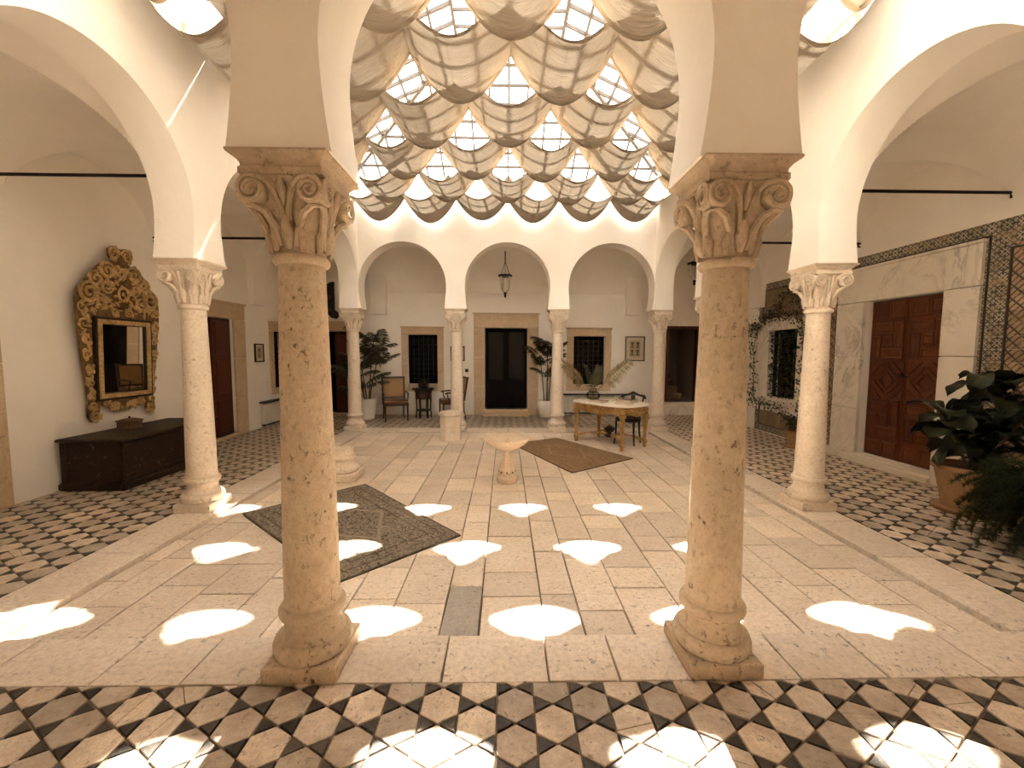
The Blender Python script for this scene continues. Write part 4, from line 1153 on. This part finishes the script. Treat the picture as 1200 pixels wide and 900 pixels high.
for (x_, y_) in LP:
    pts = []
    for k in range(11):
        t = k / 10; pts.append((x_ * (1 - t), y_ * (1 - t), .115 + .05 * math.sin(PI * t) * (1 if k < 10 else 1) + .04 * t))
    MB().tube(pts, [.02 + .008 * math.sin(k * 1.2) for k in range(11)], 7).build('stretcher', GILTWOOD, tb)
MB().lathe([(.07, .13), (.085, .145), (.085, .17), (.04, .185), (.03, .20), (.075, .23), (.10, .27), (.095, .29), (.05, .315), (.015, .33), (.012, .345), (.0, .35)], 8).build('stretcher_urn', BLACKWOOD, tb, sharp=25)

# things on the table
def tpos(u, v, z=.735 + .03 - .03): return Vector((1.83 + u * math.cos(-.94) - v * math.sin(-.94), 7.42 + u * math.sin(-.94) + v * math.cos(-.94), z))
BOOKC = plain('book_cover', (.33, .24, .15), .6, var=.2); BOOKD = plain('dark_book_cover', (.18, .11, .06), .6, var=.2)
def book(u, v, rz, w, dd, h, z, cover, label):
    p = tpos(u, v, z); b = empty('book', p, rz, label=label, cat='book', group='books on the gilded table')
    MB().box((-w/2, -dd/2, 0), (w/2, dd/2, .004)).build('back_cover', cover, b, sharp=None); MB().box((-w/2, -dd/2, h - .004), (w/2, dd/2, h)).build('front_cover', cover, b, sharp=None)
    MB().box((-w/2 + .002, -dd/2 + .005, .004), (w/2 - .006, dd/2 - .005, h - .004)).build('pages', PAPER, b, sharp=None); MB().box((-w/2 - .003, -dd/2, 0), (-w/2, dd/2, h)).build('spine', cover, b, sharp=None)
ZT_ = .7352
book(-.08, -.2, -.99, .28, .20, .03, ZT_, BOOKC, 'flat closed book in the middle of the gilded table'); book(.40, -.12, -.84, .26, .20, .022, ZT_, PAPER, 'pale booklet at the near end of the gilded table'); book(.22, .2, -.98, .30, .22, .045, ZT_, BOOKD, 'thick brown book at the back edge of the gilded table')
book(-.15, .2, -.9, .26, .20, .025, ZT_, PAPER, 'pale pamphlet beside the glass vase on the table')
vz = tpos(-.42, .02, ZT_); va = empty('glass_vase', vz, label='round clear glass vase holding dry palm fronds on the table', cat='vase')
MB().lathe([(.075, 0), (.11, .015), (.128, .06), (.12, .11), (.085, .145), (.06, .165), (.062, .19), (.072, .20)], 24).build('glass_body', CLEARGLASS, va)
MB().lathe([(.08, .012), (.11, .03), (.112, .055), (.0, .058)], 20).build('pebbles', plain('vase_pebbles', (.35, .26, .16), .8, var=.5, scale=60), va)

# fronds: a rachis with narrow leaflets
def frond_mesh(name, L, lean, curl, nl, ll, lw, mat, taper=.5, droop=.3, r0=.008, bare=.12, roll=0.0):
    mb = MB(); pts = []
    for k in range(17):
        t = k / 16; a = lean + curl * t
        pts.append((0, 0, 0) if k == 0 else (pts[-1][0] + math.sin(a) * L / 16, 0, pts[-1][2] + math.cos(a) * L / 16))
    mb.tube(pts, [r0 * (1 - .75 * k / 16) for k in range(17)], 5)
    for i in range(nl):
        t = bare + (1 - bare) * (i + .5) / nl; q = t * 16; k = min(15, int(q)); f_ = q - k
        p = Vector(pts[k]).lerp(Vector(pts[k+1]), f_); tg = (Vector(pts[k+1]) - Vector(pts[k])).normalized()
        l = ll * (.35 + .65 * math.sin(PI * min(1, .18 + t * .75))) * random.uniform(.85, 1.1)
        for s in (-1, 1):
            side = Vector((0, s * math.cos(roll), s * math.sin(roll))); dr = (side * .82 + tg * (.55 + random.uniform(-.12, .12)) + Vector((0, 0, -droop * random.uniform(.4, 1.2)))).normalized()
            nn = dr.cross(tg).normalized(); wd = nn.cross(dr).normalized() * lw
            m1 = p + dr * l * .5 + Vector((0, 0, .02 * l)); e1 = p + dr * l + Vector((0, 0, -droop * l * .35))
            mb.add([p - wd * .4, p + wd * .4, m1 + wd, m1 - wd, e1], [(0, 1, 2, 3), (3, 2, 4)])
    return mb.mesh(name, mat, 60)
for k, (L, ln, cu, az) in enumerate(((.85, .55, .35, 2.9), (.95, .6, .35, -.12), (.6, .2, .3, .9), (.62, .15, .35, 2.2), (.5, .25, .4, -1.6))):
    MF = frond_mesh('palm_frond', L, ln, cu, 30, .24 if k < 2 else .16, .010 if k < 2 else .006, DRYFROND if k in (0, 1) else PALMLEAF, droop=.1, r0=.006, bare=.35, roll=1.0 if k < 2 else .3)
    link('palm_frond', MF, va, (0, 0, .05), (0, 0, az))

# carved chair pushed in behind the table
def chair_carved():
    p = (2.17, 7.46, -.03); r = empty('carved_chair', p, -.64, label='dark carved chair with round seat pushed in behind the table', cat='chair')
    # local: seat faces -Y, back at +Y
    MB().lathe([(.0, .41), (.20, .41), (.225, .425), (.225, .45), (.20, .475), (.0, .485)], 24).build('seat', BLACKWOOD, r)
    for (x_, y_) in ((-.16, -.15), (.16, -.15), (-.15, .16), (.15, .16)):
        MB().tube([(x_ * 1.15, y_ * 1.15, 0), (x_ * 1.02, y_ * 1.02, .22), (x_, y_, .42)], [.014, .017, .021], 8).build('leg', BLACKWOOD, r)
    for s in (-1, 1): MB().tube([(s * .15, .17, .42), (s * .17, .21, .65), (s * .19, .25, .83)], [.018, .015, .016], 8).build('back_post', BLACKWOOD, r)
    MB().tube([(-.23, .255, .80), (-.20, .25, .845), (-.1, .25, .86), (0, .25, .90), (.1, .25, .86), (.20, .25, .845), (.23, .255, .80)], [.018, .024, .018, .03, .018, .024, .018], 8).build('crest_rail', BLACKWOOD, r)
    MB().tube([(0, .20, .46), (0, .22, .62), (0, .245, .86)], [.03, .05, .035], 8).build('back_splat', BLACKWOOD, r)
chair_carved()

# ------------------------------------------------------------------ armchairs and side table
def armchair(x, y, rz, label):
    r = empty('armchair', (x, y, 0), rz, label=label, cat='armchair', group='wooden armchairs by the back wall')
    MB().box((-.27, -.27, .40), (.27, .24, .47), bev=.02).build('seat', SEATRED, r); MB().box((-.275, -.275, .36), (.275, .25, .41), bev=.006).build('seat_rail', DARKWOOD, r, sharp=None)
    for (x_, y_, dx, dy) in ((-.25, -.25, 0, -.01), (.25, -.25, 0, -.01), (-.23, .23, -.01, .06), (.23, .23, .01, .06)):
        MB().tube([(x_ + dx, y_ + dy, 0), (x_ + dx * .2, y_ + dy * .2, .2), (x_, y_, .40)], [.015, .019, .024], 8).build('leg', DARKWOOD, r)
    M = Matrix.Translation((0, .24, .44)) @ Matrix.Rotation(-.16, 4, 'X')
    MB().box((-.225, -.022, .08), (.225, .02, .53), M=M, bev=.015).build('backrest', LEATHER, r)
    for s in (-1, 1): MB().box((s * .25 - .022, -.02, 0), (s * .25 + .022, .022, .56), M=M, bev=.005).build('back_post', DARKWOOD, r, sharp=None)
    MB().box((-.28, -.024, .53), (.28, .026, .575), M=M, bev=.008).build('top_rail', DARKWOOD, r, sharp=None); MB().box((-.23, -.018, .04), (.23, .018, .08), M=M).build('lower_rail', DARKWOOD, r, sharp=None)
    for s in (-1, 1):
        MB().tube([(s * .26, .27, .64), (s * .275, .05, .655), (s * .275, -.17, .64), (s * .275, -.22, .62)], [.016, .018, .02, .016], 8).build('arm', DARKWOOD, r)
        MB().tube([(s * .26, -.10, .42), (s * .275, -.15, .52), (s * .275, -.17, .64)], [.016, .014, .016], 8).build('arm_support', DARKWOOD, r)
armchair(-2.63, 9.88, .38, 'wooden armchair with tan leather back beside the tall palm')
armchair(-1.33, 10.16, -1.25, 'wooden armchair half hidden by the back column, left of the centre door')
st = empty('side_table', (-2.03, 10.24, 0), label='dark carved octagonal side table between the two armchairs', cat='side table')
MB().lathe([(.20, .60), (.215, .66), (.24, .68), (.28, .70), (.28, .725), (.0, .728)], 8, ph=PI / 8).build('top', BLACKWOOD, st, sharp=25)
MB().lathe([(.17, .46), (.20, .50), (.20, .60)], 8, ph=PI / 8).build('apron', DARKWOOD, st, sharp=25)
for k in range(6):
    a = 2 * PI * k / 6 + .26; MB().tube([(.185 * math.cos(a), .185 * math.sin(a), 0), (.165 * math.cos(a), .165 * math.sin(a), .25), (.175 * math.cos(a), .175 * math.sin(a), .50)], [.02, .015, .02], 8).build('leg', BLACKWOOD, st)
MB().lathe([(.15, .17), (.19, .18), (.19, .20), (.15, .21)], 8, ph=PI / 8).build('lower_shelf', BLACKWOOD, st, sharp=25)
bw = empty('small_planter', (-2.03, 10.24, .7275), label='small dark planter standing on the octagonal side table', cat='planter')
MB().lathe([(.09, 0), (.12, .02), (.135, .09), (.14, .10), (.125, .10), (.11, .06), (.0, .055)], 8).build('bowl', BLACKWOOD, bw, sharp=25)
mb = MB()
for k in range(60):
    a = random.uniform(0, 6.28); r_ = random.uniform(.01, .11); b = Vector((r_ * math.cos(a), r_ * math.sin(a), .06)); t_ = b * 1.35 + Vector((0, 0, random.uniform(.05, .20)))
    w_ = Vector((-math.sin(a), math.cos(a), 0)) * .008; mb.add([b - w_, b + w_, t_], [(0, 1, 2)])
mb.build('foliage', VINELEAF, bw, sharp=None)

# ------------------------------------------------------------------ potted palms
def palm(loc, pot, label, stems, fronds, seed):
    random.seed(seed); r = empty('potted_palm', loc, label=label, cat='palm')
    n = len(pot); MB().lathe(pot, 28).build('pot', WHITEPOT, r)
    zt = max(p[1] for p in pot); MB().lathe([(pot[-3][0] - .01, zt - .05), (.0, zt - .035)], 20).build('soil', SOIL, r)
    FM = [frond_mesh('frond', 1.0, .2, 1.0, 30, .34, .019, PALMLEAF, droop=.5, r0=.008, bare=.22) for _ in range(3)]
    tops = []
    for (dx, dy, h, lx, ly) in stems:
        pts = [(dx + lx * (k / 6) ** 1.3, dy + ly * (k / 6) ** 1.3, zt - .05 + (h - zt + .05) * k / 6) for k in range(7)]
        MB().tube(pts, [.016 - .006 * k / 6 for k in range(7)], 7).build('stem', STEM, r); tops.append(pts[-1])
    for (si, dz, az, sc_, tilt) in fronds:
        p = tops[si]; o = link('frond', FM[random.randrange(3)], r, (p[0], p[1], p[2] + dz), (0, tilt, az)); o.scale = (sc_, sc_, sc_)
fr1 = []
random.seed(3)
for si in range(5):
    for q in range(7): fr1.append((si, -random.uniform(0, .55), random.uniform(-PI - .25, .25), random.uniform(.5, .8), random.uniform(-.1, .5)))
palm((-3.34, 10.02, 0), [(.14, 0), (.17, .01), (.215, .20), (.24, .42), (.245, .50), (.225, .50), (.21, .42), (.19, .40)], 'tall bushy palm in a white tapered pot by the back left corner',
     [(.05, .02, 1.85, .2, -.2), (-.06, .03, 1.55, -.1, -.2), (.02, -.06, 1.2, .0, -.3), (-.03, -.03, 1.0, -.05, -.3), (.08, -.02, 1.6, .3, -.15)], fr1, 11)
fr2 = []
random.seed(5)
for si in range(4):
    for q in range(8): fr2.append((si, -random.uniform(0, .4), random.uniform(-PI - .05, .05), random.uniform(.38, .62), random.uniform(-.1, .3)))
palm((.98, 10.36, 0), [(.11, 0), (.15, .01), (.215, .12), (.24, .24), (.225, .36), (.19, .42), (.175, .42), (.18, .38), (.17, .37)], 'slender palm in a round white pot right of the centre door',
     [(.03, .02, 1.75, -.02, -.05), (-.05, .02, 1.55, -.12, -.05), (.06, -.03, 1.65, .08, -.05), (0, -.06, 1.3, .02, -.08)], fr2, 13)

# ------------------------------------------------------------------ fiddle-leaf fig
random.seed(21)
fg = empty('potted_fig', (4.66, 4.10, 0), label='large dark fiddle-leaf fig in a terracotta pot by the carved door', cat='potted plant')
MB().lathe([(.20, 0), (.25, .0), (.27, .04), (.25, .045), (.0, .045)], 32).build('saucer', TERRA, fg)
MB().lathe([(.185, .045), (.235, .30), (.262, .43), (.285, .435), (.29, .475), (.265, .48), (.25, .44), (.24, .42)], 36).build('pot', TERRA, fg)
MB().lathe([(.245, .42), (.0, .44)], 24).build('soil', SOIL, fg)
def fig_leaf_mesh():
    mb = MB(); L, W = .31, .118; N = 9; vs_ = []
    for k in range(N + 1):
        t = k / N; w = W * (math.sin(PI * min(1, t ** 1.15)) ** .6) * (.78 + .35 * t) if 0 < t < 1 else .004
        z = .07 * math.sin(PI * t * .8) - .12 * t * t
        for s in (-1, -.5, 0, .5, 1): vs_.append((t * L, s * w, z + .035 * abs(s) ** 1.5 + .016 * math.sin(11 * t + s * 2) * abs(s)))
    mb.add(vs_, [(5*k+i, 5*k+i+1, 5*k+6+i, 5*k+5+i) for k in range(N) for i in range(4)])
    mb.tube([(-.05, 0, -.02), (0, 0, 0)], .004, 5)
    return mb.mesh('leaf', FIGLEAF, 60)
FLM = [fig_leaf_mesh() for _ in range(2)]
stems = []
for (dx, dy, h, lx, ly) in ((0, 0, 1.42, .02, -.05), (.05, .05, 1.30, .16, -.22), (-.05, -.03, 1.02, -.28, .05), (.02, -.06, 1.18, .05, -.42)):
    pts = [(dx + lx * (k / 8) ** 1.2, dy + ly * (k / 8) ** 1.2, .42 + (h - .42) * k / 8) for k in range(9)]
    MB().tube(pts, [.016 - .009 * k / 8 for k in range(9)], 7).build('stem', STEM, fg); stems.append(pts)
for pts in stems:
    for q in range(22):
        t = .22 + .78 * q / 21; i = min(7, int(t * 8)); p = Vector(pts[i]).lerp(Vector(pts[i+1]), t * 8 - i)
        az = q * 2.4 + random.uniform(-.3, .3)
        if 4.66 + p.x + .40 * max(0, math.cos(az)) + .12 * abs(math.sin(az)) > XR - .03: az += PI
        if 4.66 + p.x + .40 * max(0, math.cos(az)) + .12 * abs(math.sin(az)) > XR - .03: continue
        o = link('leaf', FLM[q % 2], fg, p, (random.uniform(-.5, .5), random.uniform(-.55, .55), az)); s_ = random.uniform(.7, 1.15); o.scale = (s_, s_, s_)

# ------------------------------------------------------------------ bushy asparagus fern at the right edge
random.seed(31)
fn = empty('bushy_fern', (4.40, 3.16, 0), label='bushy feathery green fern spilling to the floor at the right edge', cat='fern')
MB().lathe([(.16, 0), (.22, .30), (.24, .30), (.24, .34), (.21, .34), (.2, .30), (.0, .30)], 24).build('pot', TERRA, fn)
def fern_mesh():
    mb = MB(); L = .78; pts = []; lean, curl = .25, 2.3
    for k in range(15):
        a = lean + curl * (k / 14); pts.append((0, 0, 0) if k == 0 else (pts[-1][0] + math.sin(a) * L / 14, 0, pts[-1][2] + math.cos(a) * L / 14))
    mb.tube(pts, [.004 - .003 * k / 14 for k in range(15)], 4)
    for i in range(210):
        t = .05 + .95 * i / 210; q = t * 14; k = min(13, int(q)); p = Vector(pts[k]).lerp(Vector(pts[k+1]), q - k)
        for _ in range(3):
            d_ = Vector((random.gauss(.25, .6), random.gauss(0, 1), random.gauss(.1, .7))).normalized(); l = random.uniform(.025, .07)
            w_ = d_.orthogonal().normalized() * .004; mb.add([p - w_, p + w_, p + d_ * l], [(0, 1, 2)])
    return mb.mesh('fern_frond', FERNLEAF, None)
FM = [fern_mesh() for _ in range(5)]
for q in range(290):
    o = link('fern_frond', FM[q % 5], fn, (random.uniform(-.1, .1), random.uniform(-.1, .1), .32), (random.uniform(-.25, .25), random.uniform(-.45, .75), random.uniform(0, 6.28)))
    s_ = random.uniform(.55, 1.0); o.scale = (s_, s_, s_)

# ------------------------------------------------------------------ climber in a small pot by the barred window
random.seed(41)
cl = empty('climbing_plant', (4.93, 7.02, 0), label='leafy climber in a small terracotta pot growing round the barred window', cat='climber')
MB().lathe([(.15, 0), (.17, 0), (.17, .03), (.0, .03)], 24).build('saucer', TERRA, cl)
MB().lathe([(.115, .03), (.15, .25), (.165, .255), (.165, .29), (.145, .29), (.13, .24), (.0, .24)], 24).build('pot', TERRA, cl)
paths = [[(0, 0, .25), (.2, .15, .7), (.26, .2, 1.5), (.25, .35, 2.2), (.25, .8, 2.35), (.25, 1.3, 2.32), (.25, 1.6, 2.2), (.26, 1.75, 1.7), (.26, 1.7, 1.1), (.26, 1.75, .7)],
         [(0, .02, .25), (.2, .2, .9), (.25, .3, 1.9), (.25, .4, 2.6), (.24, .7, 2.75), (.24, 1.0, 2.5), (.24, 1.3, 2.3)],
         [(0, .03, .25), (.2, .4, .4), (.25, .9, .58), (.25, 1.4, .6), (.25, 1.75, .62)],
         [(.02, 0, .25), (.24, -.1, .8), (.27, -.2, 1.6), (.27, -.2, 2.3), (.26, .1, 2.5)],
         [(.25, 1.6, 2.2), (.26, 1.85, 2.1), (.25, 2.1, 2.15), (.24, 2.2, 2.0)]]
fo = MB(); 
for P in paths:
    V = [Vector(p) for p in P]; seg = []
    for a, b in zip(V[:-1], V[1:]):
        for k in range(8): seg.append(a.lerp(b, k / 8) + Vector((random.uniform(-.015, .005), random.uniform(-.02, .02), random.uniform(-.02, .02))))
    seg.append(V[-1]); MB().tube(seg, .006, 5).build('vine_stem', STEM, cl)
    for p in seg:
        for _ in range(9):
            c = p + Vector((random.uniform(-.08, .02), random.gauss(0, .075), random.gauss(0, .075))); a = Vector((random.gauss(0, .5), random.gauss(0, 1), random.gauss(-.3, 1))).normalized(); l = random.uniform(.03, .055)
            w_ = a.cross(Vector((1, random.uniform(-.4, .4), random.uniform(-.4, .4)))).normalized() * l * .42
            fo.add([c, c + a * l * .45 + w_, c + a * l, c + a * l * .45 - w_], [(0, 1, 2, 3)])
for _ in range(900):       # leaves grown over the grille
    c = Vector((.30 + random.uniform(-.02, .05), random.uniform(.52, 1.31), random.uniform(.76, 2.04))); a = Vector((random.gauss(0, .3), random.gauss(0, 1), random.gauss(-.4, 1))).normalized(); l = random.uniform(.03, .06)
    w_ = a.cross(Vector((1, random.uniform(-.4, .4), random.uniform(-.4, .4)))).normalized() * l * .42
    fo.add([c, c + a * l * .45 + w_, c + a * l, c + a * l * .45 - w_], [(0, 1, 2, 3)])
fo.build('foliage', VINELEAF, cl, sharp=None)['kind'] = 'stuff'
bpy.context.view_layer.update()
